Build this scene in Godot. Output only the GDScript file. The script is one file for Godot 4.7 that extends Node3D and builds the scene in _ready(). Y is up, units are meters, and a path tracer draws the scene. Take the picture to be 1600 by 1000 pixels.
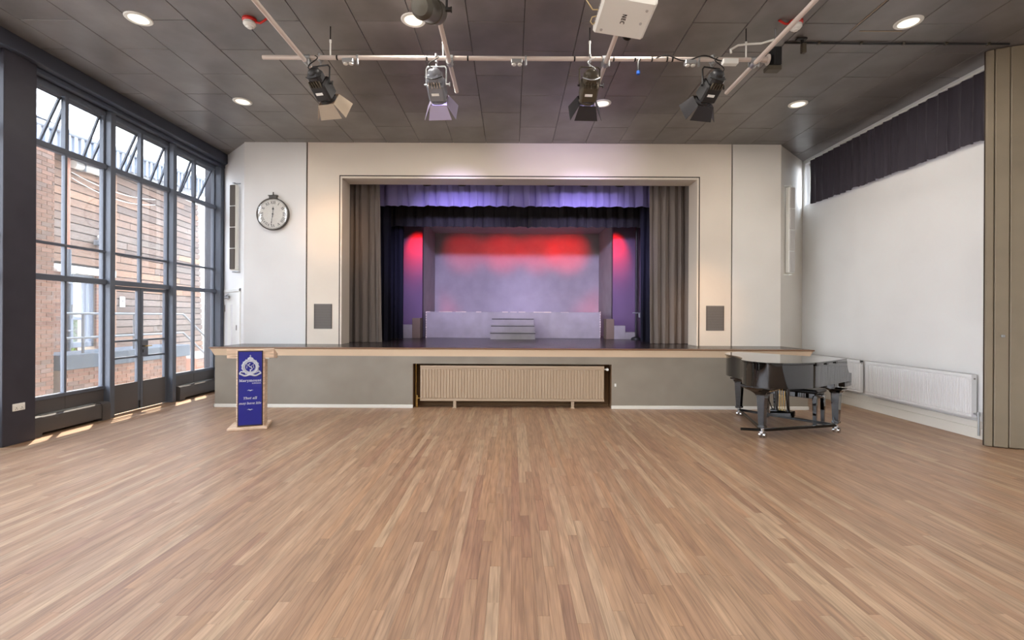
extends Node3D

# ---------------------------------------------------------------- camera, sky, sun, exposure
func _ready() -> void:
	var cam := Camera3D.new()
	cam.name = "camera"
	cam.projection = Camera3D.PROJECTION_FRUSTUM
	cam.near = 0.05
	cam.far = 200.0
	cam.size = 2.0 * 0.05 * 500.0 / 755.0
	cam.frustum_offset = Vector2(0, -6.0 / 755.0 * 0.05)
	cam.position = Vector3(0, 1.55, 0)
	cam.rotation.z = 0.0049
	add_child(cam)
	cam.current = true
	var env := Environment.new()
	env.background_mode = Environment.BG_SKY
	var sm := ProceduralSkyMaterial.new()
	sm.sky_top_color = Color(0.88, 0.93, 1.0)
	sm.sky_horizon_color = Color(0.97, 0.98, 1.0)
	sm.ground_bottom_color = Color(0.45, 0.43, 0.42)
	sm.ground_horizon_color = Color(0.6, 0.6, 0.6)
	sm.sky_energy_multiplier = SKY
	sm.ground_energy_multiplier = SKY * 0.5
	var sky := Sky.new()
	sky.sky_material = sm
	env.sky = sky
	env.tonemap_mode = Environment.TONE_MAPPER_LINEAR
	env.tonemap_exposure = EXPOSURE
	env.sdfgi_enabled = true
	env.ssao_enabled = true
	env.ssil_enabled = true
	var we := WorldEnvironment.new()
	we.name = "world_environment"
	we.environment = env
	add_child(we)
	var sun := DirectionalLight3D.new()
	sun.name = "sun"
	sun.light_energy = SUN
	sun.light_color = Color(1.0, 0.95, 0.87)
	sun.light_angular_distance = 0.5
	sun.shadow_enabled = true
	sun.sky_mode = DirectionalLight3D.SKY_MODE_LIGHT_ONLY
	add_child(sun)
	sun.look_at_from_position(Vector3(-5, 16.5, -7.3), Vector3.ZERO, Vector3.UP)
	make_materials()
	build_shell()
	build_window_wall()
	build_exterior()
	build_stage()
	build_ceiling_things()
	build_radiators()
	build_partition()
	build_wall_things()
	build_lectern()
	build_piano()

const SKY := 3.2
const EXPOSURE := 1.0
const SUN := 8.0
const DOWNLIGHT := 2.5
const CEIL := 4.80
var rng := RandomNumberGenerator.new()
var used := {}

# ---------------------------------------------------------------- mesh builder
class MB:
	var v := PackedVector3Array()
	var n := PackedVector3Array()
	var uv := PackedVector2Array()
	var c := PackedColorArray()
	var ix := PackedInt32Array()
	var xf := Transform3D()
	var col := Color(1, 1, 1)
	func vert(p: Vector3, nn: Vector3, t: Vector2) -> int:
		v.append(xf * p)
		n.append((xf.basis * nn).normalized())
		uv.append(t)
		c.append(col)
		return v.size() - 1
	func poly(pts: Array, away: Vector3) -> void:   # flat convex polygon, turned away from a point inside
		var nn := Vector3.ZERO
		var mid := Vector3.ZERO
		for i in pts.size():
			var a: Vector3 = pts[i]
			var b: Vector3 = pts[(i + 1) % pts.size()]
			nn += a.cross(b)
			mid += a
		mid /= pts.size()
		nn = nn.normalized()
		var flip := nn.dot(mid - away) < 0.0
		if flip:
			nn = -nn
		var ax := nn.abs()
		var first := v.size()
		for p: Vector3 in pts:
			var t := Vector2(p.x, p.z)
			if ax.x > ax.y and ax.x > ax.z:
				t = Vector2(p.z, p.y)
			elif ax.z > ax.y:
				t = Vector2(p.x, p.y)
			vert(p, nn, t)
		for i in range(1, pts.size() - 1):
			if flip:
				ix.append_array([first, first + i, first + i + 1])
			else:
				ix.append_array([first, first + i + 1, first + i])
	func box(p: Vector3, s: Vector3, ch := 0.0) -> void:   # centre, size, chamfer
		var h := s * 0.5
		ch = minf(ch, minf(h.x, minf(h.y, h.z)) * 0.9)
		if ch <= 0.0:
			for k in 3:
				for sg in [-1.0, 1.0]:
					var pts := []
					for q in [[-1.0, -1.0], [1.0, -1.0], [1.0, 1.0], [-1.0, 1.0]]:
						var w := Vector3.ZERO
						w[k] = h[k] * sg
						w[(k + 1) % 3] = h[(k + 1) % 3] * q[0]
						w[(k + 2) % 3] = h[(k + 2) % 3] * q[1]
						pts.append(p + w)
					poly(pts, p)
			return
		for k in 3:
			var a := (k + 1) % 3
			var b := (k + 2) % 3
			for sg in [-1.0, 1.0]:
				var pts := []
				for q in [[-1.0, -1.0], [1.0, -1.0], [1.0, 1.0], [-1.0, 1.0]]:
					var w := Vector3.ZERO
					w[k] = h[k] * sg
					w[a] = (h[a] - ch) * q[0]
					w[b] = (h[b] - ch) * q[1]
					pts.append(p + w)
				poly(pts, p)
			for sa in [-1.0, 1.0]:       # edges along k
				for sb in [-1.0, 1.0]:
					var e := []
					for q in [[0, -1.0], [0, 1.0], [1, 1.0], [1, -1.0]]:
						var w := Vector3.ZERO
						w[k] = (h[k] - ch) * q[1]
						w[a] = (h[a] - (ch if q[0] == 1 else 0.0)) * sa
						w[b] = (h[b] - (0.0 if q[0] == 1 else ch)) * sb
						e.append(p + w)
					poly(e, p)
		for sx in [-1.0, 1.0]:
			for sy in [-1.0, 1.0]:
				for sz in [-1.0, 1.0]:
					poly([p + Vector3(sx * h.x, sy * (h.y - ch), sz * (h.z - ch)), p + Vector3(sx * (h.x - ch), sy * h.y, sz * (h.z - ch)), p + Vector3(sx * (h.x - ch), sy * (h.y - ch), sz * h.z)], p)
	func span(a: Vector3, b: Vector3, ch := 0.0) -> void:  # box from corner to corner
		box((a + b) * 0.5, (b - a).abs(), ch)
	func quad_smooth(i0: int, i1: int, i2: int, i3: int) -> void:  # counter-clockwise seen from outside
		ix.append_array([i0, i2, i1, i0, i3, i2])
	func lathe(prof: Array, seg := 24, hard := true) -> void:  # (radius, height) pairs round the y axis, listed from bottom to top on the outside
		for i in prof.size() - 1:
			var a: Vector2 = prof[i]
			var b: Vector2 = prof[i + 1]
			if a.distance_to(b) < 1e-6:
				continue
			var d := (b - a).normalized()
			var first := v.size()
			for k in seg + 1:
				var t := TAU * k / seg
				var r := Vector3(cos(t), 0, -sin(t))
				var nn := r * d.y + Vector3(0, -d.x, 0)
				vert(r * a.x + Vector3(0, a.y, 0), nn, Vector2(float(k) / seg, a.y))
				vert(r * b.x + Vector3(0, b.y, 0), nn, Vector2(float(k) / seg, b.y))
			for k in seg:
				var o := first + k * 2
				quad_smooth(o, o + 2, o + 3, o + 1)
	func tube(path: Array, r: float, seg := 10, caps := true, r_end := -1.0) -> void:
		var nn := path.size()
		var up := Vector3(0, 1, 0)
		var d0: Vector3 = (path[1] - path[0]).normalized()
		if absf(d0.dot(up)) > 0.9:
			up = Vector3(1, 0, 0)
		var first := v.size()
		var side := d0.cross(up).normalized()
		for i in nn:
			var d: Vector3
			if i == 0:
				d = path[1] - path[0]
			elif i == nn - 1:
				d = path[i] - path[i - 1]
			else:
				d = (path[i + 1] - path[i]).normalized() + (path[i] - path[i - 1]).normalized()
			d = d.normalized()
			side = (side - d * side.dot(d)).normalized()
			var other := d.cross(side)
			var rr := r if r_end < 0.0 else lerpf(r, r_end, float(i) / (nn - 1))
			for k in seg + 1:
				var t := TAU * k / seg
				var o := side * cos(t) + other * sin(t)
				vert(path[i] + o * rr, o, Vector2(float(k) / seg, i))
			if caps and (i == 0 or i == nn - 1):
				pass
		for i in nn - 1:
			for k in seg:
				var a := first + i * (seg + 1) + k
				quad_smooth(a, a + 1, a + seg + 2, a + seg + 1)
		if caps:
			for e in [0, nn - 1]:
				var pts := []
				for k in seg:
					pts.append(xf.affine_inverse() * v[first + e * (seg + 1) + k])
				var inside: Vector3 = path[1] if e == 0 else path[nn - 2]
				poly(pts, inside)
	func rod(a: Vector3, b: Vector3, r: float, seg := 10, r2 := -1.0) -> void:
		tube([a, b], r, seg, true, r2)
	func ball(p: Vector3, r: float, seg := 12, squash := Vector3.ONE) -> void:
		var old := xf
		xf = xf * Transform3D(Basis.from_scale(squash), p)
		var first := v.size()
		var rings := seg / 2
		for i in rings + 1:
			var a := PI * i / rings - PI / 2
			for k in seg + 1:
				var t := TAU * k / seg
				var d := Vector3(cos(a) * cos(t), sin(a), -cos(a) * sin(t))
				vert(d * r, d / squash, Vector2(float(k) / seg, float(i) / rings))
		for i in rings:
			for k in seg:
				var o := first + i * (seg + 1) + k
				quad_smooth(o, o + 1, o + seg + 2, o + seg + 1)
		xf = old
	func prism(outline: PackedVector2Array, y0: float, y1: float, smooth_deg := 40.0) -> void:  # outline in x,z; extruded in y
		var o := outline
		if not Geometry2D.is_polygon_clockwise(o):
			o = o.duplicate()
			o.reverse()
		var m := o.size()
		var tri := Geometry2D.triangulate_polygon(o)
		for top in [true, false]:
			var first := v.size()
			for p in o:
				vert(Vector3(p.x, y1 if top else y0, p.y), Vector3(0, 1 if top else -1, 0), p)
			for t in range(0, tri.size(), 3):
				var a: Vector3 = v[first + tri[t]]
				var b: Vector3 = v[first + tri[t + 1]]
				var d: Vector3 = v[first + tri[t + 2]]
				var up := (b - a).cross(d - a).dot(xf.basis * Vector3(0, 1, 0)) > 0.0
				if up == top:
					ix.append_array([first + tri[t], first + tri[t + 2], first + tri[t + 1]])
				else:
					ix.append_array([first + tri[t], first + tri[t + 1], first + tri[t + 2]])
		var area := 0.0
		for i in m:
			area += o[i].cross(o[(i + 1) % m])
		var sgn := 1.0 if area > 0.0 else -1.0
		var fn := []
		for i in m:
			var d := (o[(i + 1) % m] - o[i]).normalized()
			fn.append(Vector2(d.y, -d.x) * sgn)
		var lim := cos(deg_to_rad(smooth_deg))
		var run := 0.0
		for i in m:
			var a := o[i]
			var b := o[(i + 1) % m]
			var f: Vector2 = fn[i]
			var fp: Vector2 = fn[(i + m - 1) % m]
			var fx: Vector2 = fn[(i + 1) % m]
			var na := (f + fp).normalized() if f.dot(fp) > lim else f
			var nb := (f + fx).normalized() if f.dot(fx) > lim else f
			var len := a.distance_to(b)
			var i0 := vert(Vector3(a.x, y0, a.y), Vector3(na.x, 0, na.y), Vector2(run, y0))
			var i1 := vert(Vector3(b.x, y0, b.y), Vector3(nb.x, 0, nb.y), Vector2(run + len, y0))
			var i2 := vert(Vector3(b.x, y1, b.y), Vector3(nb.x, 0, nb.y), Vector2(run + len, y1))
			var i3 := vert(Vector3(a.x, y1, a.y), Vector3(na.x, 0, na.y), Vector2(run, y1))
			run += len
			var g := (v[i1] - v[i0]).cross(v[i3] - v[i0]).dot(n[i0]) > 0.0
			if g:
				quad_smooth(i0, i1, i2, i3)
			else:
				quad_smooth(i0, i3, i2, i1)
	func sheet(f: Callable, nu: int, nv: int, thick := 0.006) -> void:  # a wavy cloth: f(u, v) is a point; both faces are built
		var p := []
		for j in nv + 1:
			for i in nu + 1:
				p.append(f.call(float(i) / nu, float(j) / nv))
		var w := nu + 1
		var nr := []
		for j in nv + 1:
			for i in w:
				var du: Vector3 = p[j * w + mini(i + 1, nu)] - p[j * w + maxi(i - 1, 0)]
				var dv: Vector3 = p[mini(j + 1, nv) * w + i] - p[maxi(j - 1, 0) * w + i]
				nr.append(du.cross(dv).normalized())
		for s in [1.0, -1.0]:
			var first := v.size()
			for k in p.size():
				vert(p[k] + nr[k] * thick * 0.5 * s, nr[k] * s, Vector2(float(k % w) / nu, float(k / w) / nv))
			for j in nv:
				for i in nu:
					var a := first + j * w + i
					if s > 0:
						quad_smooth(a, a + 1, a + w + 1, a + w)
					else:
						quad_smooth(a, a + w, a + w + 1, a + 1)
		# hem
		for i in nu:
			poly([p[i] + nr[i] * thick * 0.5, p[i + 1] + nr[i + 1] * thick * 0.5, p[i + 1] - nr[i + 1] * thick * 0.5, p[i] - nr[i] * thick * 0.5], p[i + w])
	func mesh() -> ArrayMesh:
		var a := []
		a.resize(Mesh.ARRAY_MAX)
		a[Mesh.ARRAY_VERTEX] = v
		a[Mesh.ARRAY_NORMAL] = n
		a[Mesh.ARRAY_TEX_UV] = uv
		a[Mesh.ARRAY_COLOR] = c
		a[Mesh.ARRAY_INDEX] = ix
		var m := ArrayMesh.new()
		m.add_surface_from_arrays(Mesh.PRIMITIVE_TRIANGLES, a)
		return m

# ---------------------------------------------------------------- objects
func numbered(called: String) -> String:
	if not used.has(called):
		used[called] = 0
		return called
	used[called] += 1
	return "%s_%03d" % [called, used[called]]

func tag(o: Node3D, label: String, category: String, group := "") -> Node3D:
	o.set_meta("label", label)
	o.set_meta("category", category)
	if group != "":
		o.set_meta("group", group)
	return o

func thing(called: String, label: String, category: String, at := Vector3.ZERO, turn := 0.0, group := "") -> Node3D:
	var o := Node3D.new()
	o.name = numbered(called)
	add_child(o)
	o.position = at
	o.rotation.y = turn
	tag(o, label, category, group)
	return o

func copy(src: Node3D, called: String, label: String, at: Vector3, turn := 0.0) -> Node3D:
	var o: Node3D = src.duplicate()
	o.name = numbered(called)
	add_child(o)
	o.position = at
	o.rotation.y = turn
	o.set_meta("label", label)
	return o

func part(called: String, b: MB, m: Material, parent: Node3D, at := Vector3.ZERO) -> MeshInstance3D:
	return part_mesh(called, b.mesh(), m, parent, at)

func part_mesh(called: String, mesh: Mesh, m: Material, parent: Node3D, at := Vector3.ZERO) -> MeshInstance3D:
	var o := MeshInstance3D.new()
	o.mesh = mesh
	o.material_override = m
	o.name = called
	o.position = at
	parent.add_child(o, true)
	if parent != self:   # repeats take a three-digit number
		var k := 0
		var nm := called
		while parent.has_node(nm) and parent.get_node(nm) != o:
			k += 1
			nm = "%s_%03d" % [called, k]
		o.name = nm
	return o

func struct(called: String, b: MB, m: Material) -> MeshInstance3D:
	var o := part_mesh(numbered(called), b.mesh(), m, self)
	o.set_meta("kind", "structure")
	return o

func struct_node(called: String) -> Node3D:
	var o := Node3D.new()
	o.name = numbered(called)
	add_child(o)
	o.set_meta("kind", "structure")
	return o

func words(text: String, called: String, parent: Node3D, m: Material, height: float, at: Vector3, bold := false, slant := 0.0, basis := Basis(), font := "Droid Serif", deep := 0.0015) -> MeshInstance3D:
	var f := SystemFont.new()
	f.font_names = PackedStringArray([font])
	if bold:
		f.font_weight = 700
	var t := TextMesh.new()
	t.text = text
	t.font = f
	t.font_size = 64
	t.pixel_size = height / 64.0
	t.depth = deep
	t.curve_step = 2.0
	var o := part_mesh(called, t, m, parent, at)
	var b := basis
	if slant != 0.0:
		b = b * Basis(Vector3(1, 0, 0), Vector3(slant, 1, 0), Vector3(0, 0, 1))
	o.transform = Transform3D(b, at)
	return o

# ---------------------------------------------------------------- materials
var M := {}

func mat(srgb: Color, rough := 0.6, metal := 0.0, spec := 0.5) -> StandardMaterial3D:
	var m := StandardMaterial3D.new()
	m.albedo_color = srgb
	m.roughness = rough
	m.metallic = metal
	m.metallic_specular = spec
	return m

func noise_tex(freq: float, lo: Color, hi: Color, size := 512, octaves := 4, seed_ := 1) -> NoiseTexture2D:
	var f := FastNoiseLite.new()
	f.seed = seed_
	f.noise_type = FastNoiseLite.TYPE_SIMPLEX_SMOOTH
	f.frequency = freq
	f.fractal_octaves = octaves
	var g := Gradient.new()
	g.set_color(0, lo)
	g.set_color(1, hi)
	var t := NoiseTexture2D.new()
	t.width = size
	t.height = size
	t.seamless = true
	t.noise = f
	t.color_ramp = g
	return t

func speckled(m: StandardMaterial3D, t: Texture2D, scale: float) -> StandardMaterial3D:
	m.albedo_texture = t
	m.uv1_triplanar = true
	m.uv1_world_triplanar = true
	m.uv1_scale = Vector3.ONE * scale
	return m

func grain_texture() -> ImageTexture:   # long straight and cathedral grain, u along the board
	var w := 1024
	var h := 512
	var a := FastNoiseLite.new()
	a.seed = 7
	a.frequency = 0.02
	a.fractal_octaves = 3
	var b := FastNoiseLite.new()
	b.seed = 19
	b.frequency = 0.05
	b.fractal_octaves = 2
	var data := PackedByteArray()
	data.resize(w * h * 3)
	var k := 0
	for y in h:
		for x in w:
			var warp := a.get_noise_2d(x * 0.16, y * 0.8)
			var ring := sin((y * 0.16 + warp * 9.0)) * 0.5 + 0.5
			var fine := b.get_noise_2d(x * 0.35, y * 9.0)
			var blotch := a.get_noise_2d(x * 0.5 + 900.0, y * 1.2 + 300.0)
			var s := 0.88 - 0.10 * ring * ring * ring + 0.10 * fine + 0.10 * blotch
			data[k] = int(clampf(s * 1.0, 0, 1) * 255)
			data[k + 1] = int(clampf(s * 0.985 - 0.01 * ring, 0, 1) * 255)
			data[k + 2] = int(clampf(s * 0.96 - 0.02 * ring, 0, 1) * 255)
			k += 3
	return ImageTexture.create_from_image(Image.create_from_data(w, h, false, Image.FORMAT_RGB8, data))

func make_materials() -> void:
	rng.seed = 42
	M.wood_floor = mat(Color(1, 1, 1), 0.42, 0.0, 0.65)
	M.wood_floor.vertex_color_use_as_albedo = true
	M.wood_floor.albedo_texture = grain_texture()
	M.subfloor = mat(Color(0.2, 0.13, 0.09), 0.9)
	M.ceiling_back = mat(Color(0.05, 0.045, 0.04), 0.9)
	M.ceiling = mat(Color(1, 1, 1), 0.36, 0.0, 0.8)
	M.ceiling.vertex_color_use_as_albedo = true
	speckled(M.ceiling, noise_tex(0.006, Color(0.75, 0.74, 0.73), Color(1.0, 1.0, 1.0), 512, 5, 3), 0.35)
	M.wall = speckled(mat(Color(0.875, 0.86, 0.83), 0.75), noise_tex(0.004, Color(0.96, 0.955, 0.95), Color(1, 1, 1), 512, 3, 5), 0.3)
	M.wall_white = speckled(mat(Color(0.885, 0.885, 0.88), 0.7), noise_tex(0.004, Color(0.965, 0.96, 0.96), Color(1, 1, 1), 512, 3, 6), 0.3)
	M.cream = speckled(mat(Color(0.885, 0.845, 0.79), 0.65), noise_tex(0.004, Color(0.96, 0.955, 0.95), Color(1, 1, 1), 512, 3, 8), 0.3)
	M.fascia = mat(Color(0.86, 0.77, 0.66), 0.55)
	M.nosing = mat(Color(0.47, 0.34, 0.24), 0.45)
	M.stage_front = speckled(mat(Color(0.56, 0.53, 0.48), 0.6), noise_tex(0.01, Color(0.94, 0.93, 0.93), Color(1, 1, 1), 256, 3, 9), 0.6)
	M.skirting = mat(Color(0.86, 0.85, 0.82), 0.45)
	M.groove = mat(Color(0.20, 0.16, 0.13), 0.8)
	M.steel = mat(Color(0.34, 0.365, 0.41), 0.5)
	M.steel_dark = mat(Color(0.23, 0.25, 0.30), 0.5)
	M.pillar = speckled(mat(Color(0.20, 0.195, 0.235), 0.55), noise_tex(0.02, Color(0.88, 0.88, 0.9), Color(1, 1, 1), 256, 4, 12), 0.5)
	M.kick = mat(Color(0.33, 0.315, 0.31), 0.42)
	M.convector = mat(Color(0.30, 0.285, 0.28), 0.38)
	M.glass = mat(Color(0.93, 0.95, 0.97, 0.09), 0.02)  # whitish tint in the panes imitates glare over the view outside
	M.glass.transparency = BaseMaterial3D.TRANSPARENCY_ALPHA
	M.white = mat(Color(0.9, 0.9, 0.88), 0.4)
	M.radiator = mat(Color(0.88, 0.885, 0.89), 0.35)
	M.radiator_beige = mat(Color(0.68, 0.60, 0.51), 0.45)
	M.recess = mat(Color(0.40, 0.29, 0.18), 0.8)
	M.pipe = mat(Color(0.80, 0.75, 0.72), 0.4)
	M.black = mat(Color(0.10, 0.10, 0.105), 0.5)
	M.black_matt = mat(Color(0.055, 0.055, 0.06), 0.85)
	M.lantern = mat(Color(0.13, 0.13, 0.14), 0.5)
	M.lantern_grey = mat(Color(0.50, 0.51, 0.54), 0.42, 0.3)
	M.lantern_brown = mat(Color(0.30, 0.27, 0.22), 0.45, 0.2)
	M.chrome = mat(Color(0.78, 0.78, 0.78), 0.22, 1.0)
	M.zinc = mat(Color(0.66, 0.67, 0.68), 0.4, 0.7)
	M.cable_black = mat(Color(0.07, 0.07, 0.07), 0.6)
	M.cable_cream = mat(Color(0.80, 0.72, 0.55), 0.5)
	M.red = mat(Color(0.75, 0.12, 0.08), 0.4)
	M.blue = mat(Color(0.05, 0.35, 0.75), 0.5)
	M.paper = mat(Color(0.93, 0.93, 0.92), 0.7)
	M.house_curtain = mat(Color(0.44, 0.405, 0.385), 0.85)
	M.house_curtain.rim_enabled = true
	M.house_curtain.rim = 0.35
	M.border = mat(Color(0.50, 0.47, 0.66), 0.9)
	M.border_black = mat(Color(0.13, 0.12, 0.135), 0.9)
	M.leg_cloth = mat(Color(0.035, 0.04, 0.13), 0.9)
	M.valance = mat(Color(0.19, 0.17, 0.21), 0.8)
	M.valance.rim_enabled = true
	M.valance.rim = 0.5
	M.stage_floor = speckled(mat(Color(0.23, 0.20, 0.21), 0.25), noise_tex(0.02, Color(0.6, 0.6, 0.6), Color(1, 1, 1), 512, 4, 14), 0.4)
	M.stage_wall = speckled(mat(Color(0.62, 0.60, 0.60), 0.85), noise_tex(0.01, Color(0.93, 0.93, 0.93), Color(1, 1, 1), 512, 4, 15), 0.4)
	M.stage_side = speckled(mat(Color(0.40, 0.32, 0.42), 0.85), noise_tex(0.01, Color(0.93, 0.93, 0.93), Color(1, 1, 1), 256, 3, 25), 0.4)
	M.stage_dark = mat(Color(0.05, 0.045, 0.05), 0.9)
	M.platform = speckled(mat(Color(0.58, 0.56, 0.55), 0.7), noise_tex(0.01, Color(0.88, 0.88, 0.88), Color(1, 1, 1), 256, 4, 16), 0.6)
	M.step_brown = mat(Color(0.42, 0.36, 0.29), 0.7)
	M.worn_edge = mat(Color(0.80, 0.74, 0.66), 0.8)
	M.partition = speckled(mat(Color(0.52, 0.475, 0.40), 0.6), noise_tex(0.02, Color(0.94, 0.94, 0.94), Color(1, 1, 1), 256, 3, 17), 0.5)
	M.beech = mat(Color(1, 1, 1), 0.4)
	M.beech.albedo_texture = M.wood_floor.albedo_texture
	M.beech.albedo_color = Color(0.98, 0.88, 0.79)
	M.beech.uv1_scale = Vector3(0.4, 1.2, 1)
	M.banner_blue = mat(Color(0.10, 0.12, 0.50), 0.35)
	M.banner_edge = mat(Color(0.20, 0.14, 0.14), 0.5)
	M.silver = mat(Color(0.74, 0.75, 0.78), 0.4, 0.0)
	M.piano = mat(Color(0.012, 0.012, 0.014), 0.045)
	M.piano.clearcoat_enabled = true
	M.piano.clearcoat = 0.8
	M.piano.clearcoat_roughness = 0.03
	M.piano_satin = mat(Color(0.02, 0.02, 0.022), 0.2)
	M.brass = mat(Color(0.80, 0.66, 0.40), 0.25, 1.0)
	M.leather = mat(Color(0.03, 0.03, 0.032), 0.35)
	M.clock_rim = mat(Color(0.36, 0.345, 0.33), 0.4, 0.3)
	M.clock_face = mat(Color(0.86, 0.84, 0.80), 0.5)
	M.ink = mat(Color(0.13, 0.12, 0.12), 0.6)
	M.brick_step = mat(Color(0.66, 0.45, 0.36), 0.85)
	M.grille = mat(Color(0.50, 0.48, 0.46), 0.6)
	M.speaker_cloth = mat(Color(0.36, 0.335, 0.315), 0.85)
	M.speaker_pale = mat(Color(0.72, 0.71, 0.70), 0.7)
	M.brick = mat(Color(1, 1, 1), 0.85)
	M.brick.vertex_color_use_as_albedo = true
	M.mortar = mat(Color(0.68, 0.62, 0.55), 0.95)
	M.timber = []
	for k in 7:
		var tone: Color = [Color(0.56, 0.45, 0.39), Color(0.52, 0.44, 0.40), Color(0.49, 0.44, 0.41), Color(0.60, 0.47, 0.39), Color(0.55, 0.49, 0.46), Color(0.44, 0.37, 0.34), Color(0.68, 0.53, 0.43)][k]
		var tm := mat(tone, 0.75)
		tm.albedo_texture = M.wood_floor.albedo_texture
		M.timber.append(tm)
	M.cladding = mat(Color(0.50, 0.53, 0.58), 0.5)
	M.render_white = mat(Color(0.93, 0.92, 0.89), 0.8)
	M.concrete = speckled(mat(Color(0.66, 0.64, 0.61), 0.85), noise_tex(0.02, Color(0.85, 0.85, 0.85), Color(1, 1, 1), 256, 4, 21), 0.5)
	M.slate = mat(Color(0.36, 0.41, 0.46), 0.6)
	M.entrance = mat(Color(0.50, 0.54, 0.60), 0.5)
	M.galvanised = mat(Color(0.52, 0.55, 0.58), 0.45, 0.2)
	M.terracotta = mat(Color(0.70, 0.50, 0.42), 0.6)
	M.leaf = mat(Color(0.30, 0.42, 0.14), 0.6)
	M.leaf.backlight_enabled = true
	M.leaf.backlight = Color(0.3, 0.4, 0.1)
	M.flap_beige = mat(Color(0.62, 0.56, 0.49), 0.5, 0.2)  # tone carries the warm light on the leftmost barn doors; also the hatch edge
	M.flap_silver_lit = mat(Color(0.66, 0.63, 0.74), 0.45, 0.2)  # silver flaps with the lavender light mixed into their colour
	M.flap_dark = mat(Color(0.17, 0.165, 0.18), 0.5, 0.2)
	M.olive = mat(Color(0.30, 0.285, 0.25), 0.45)
	M.lens = mat(Color(0.75, 0.78, 0.82), 0.1)
	M.bark = mat(Color(0.35, 0.28, 0.22), 0.9)
	M.glow_down = mat(Color(0.95, 0.94, 0.9), 0.4)
	M.glow_down.emission_enabled = true
	M.glow_down.emission = Color(1.0, 0.97, 0.88)
	M.glow_down.emission_energy_multiplier = 1.1
	M.reflector = mat(Color(0.92, 0.92, 0.9), 0.25, 0.6)

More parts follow.
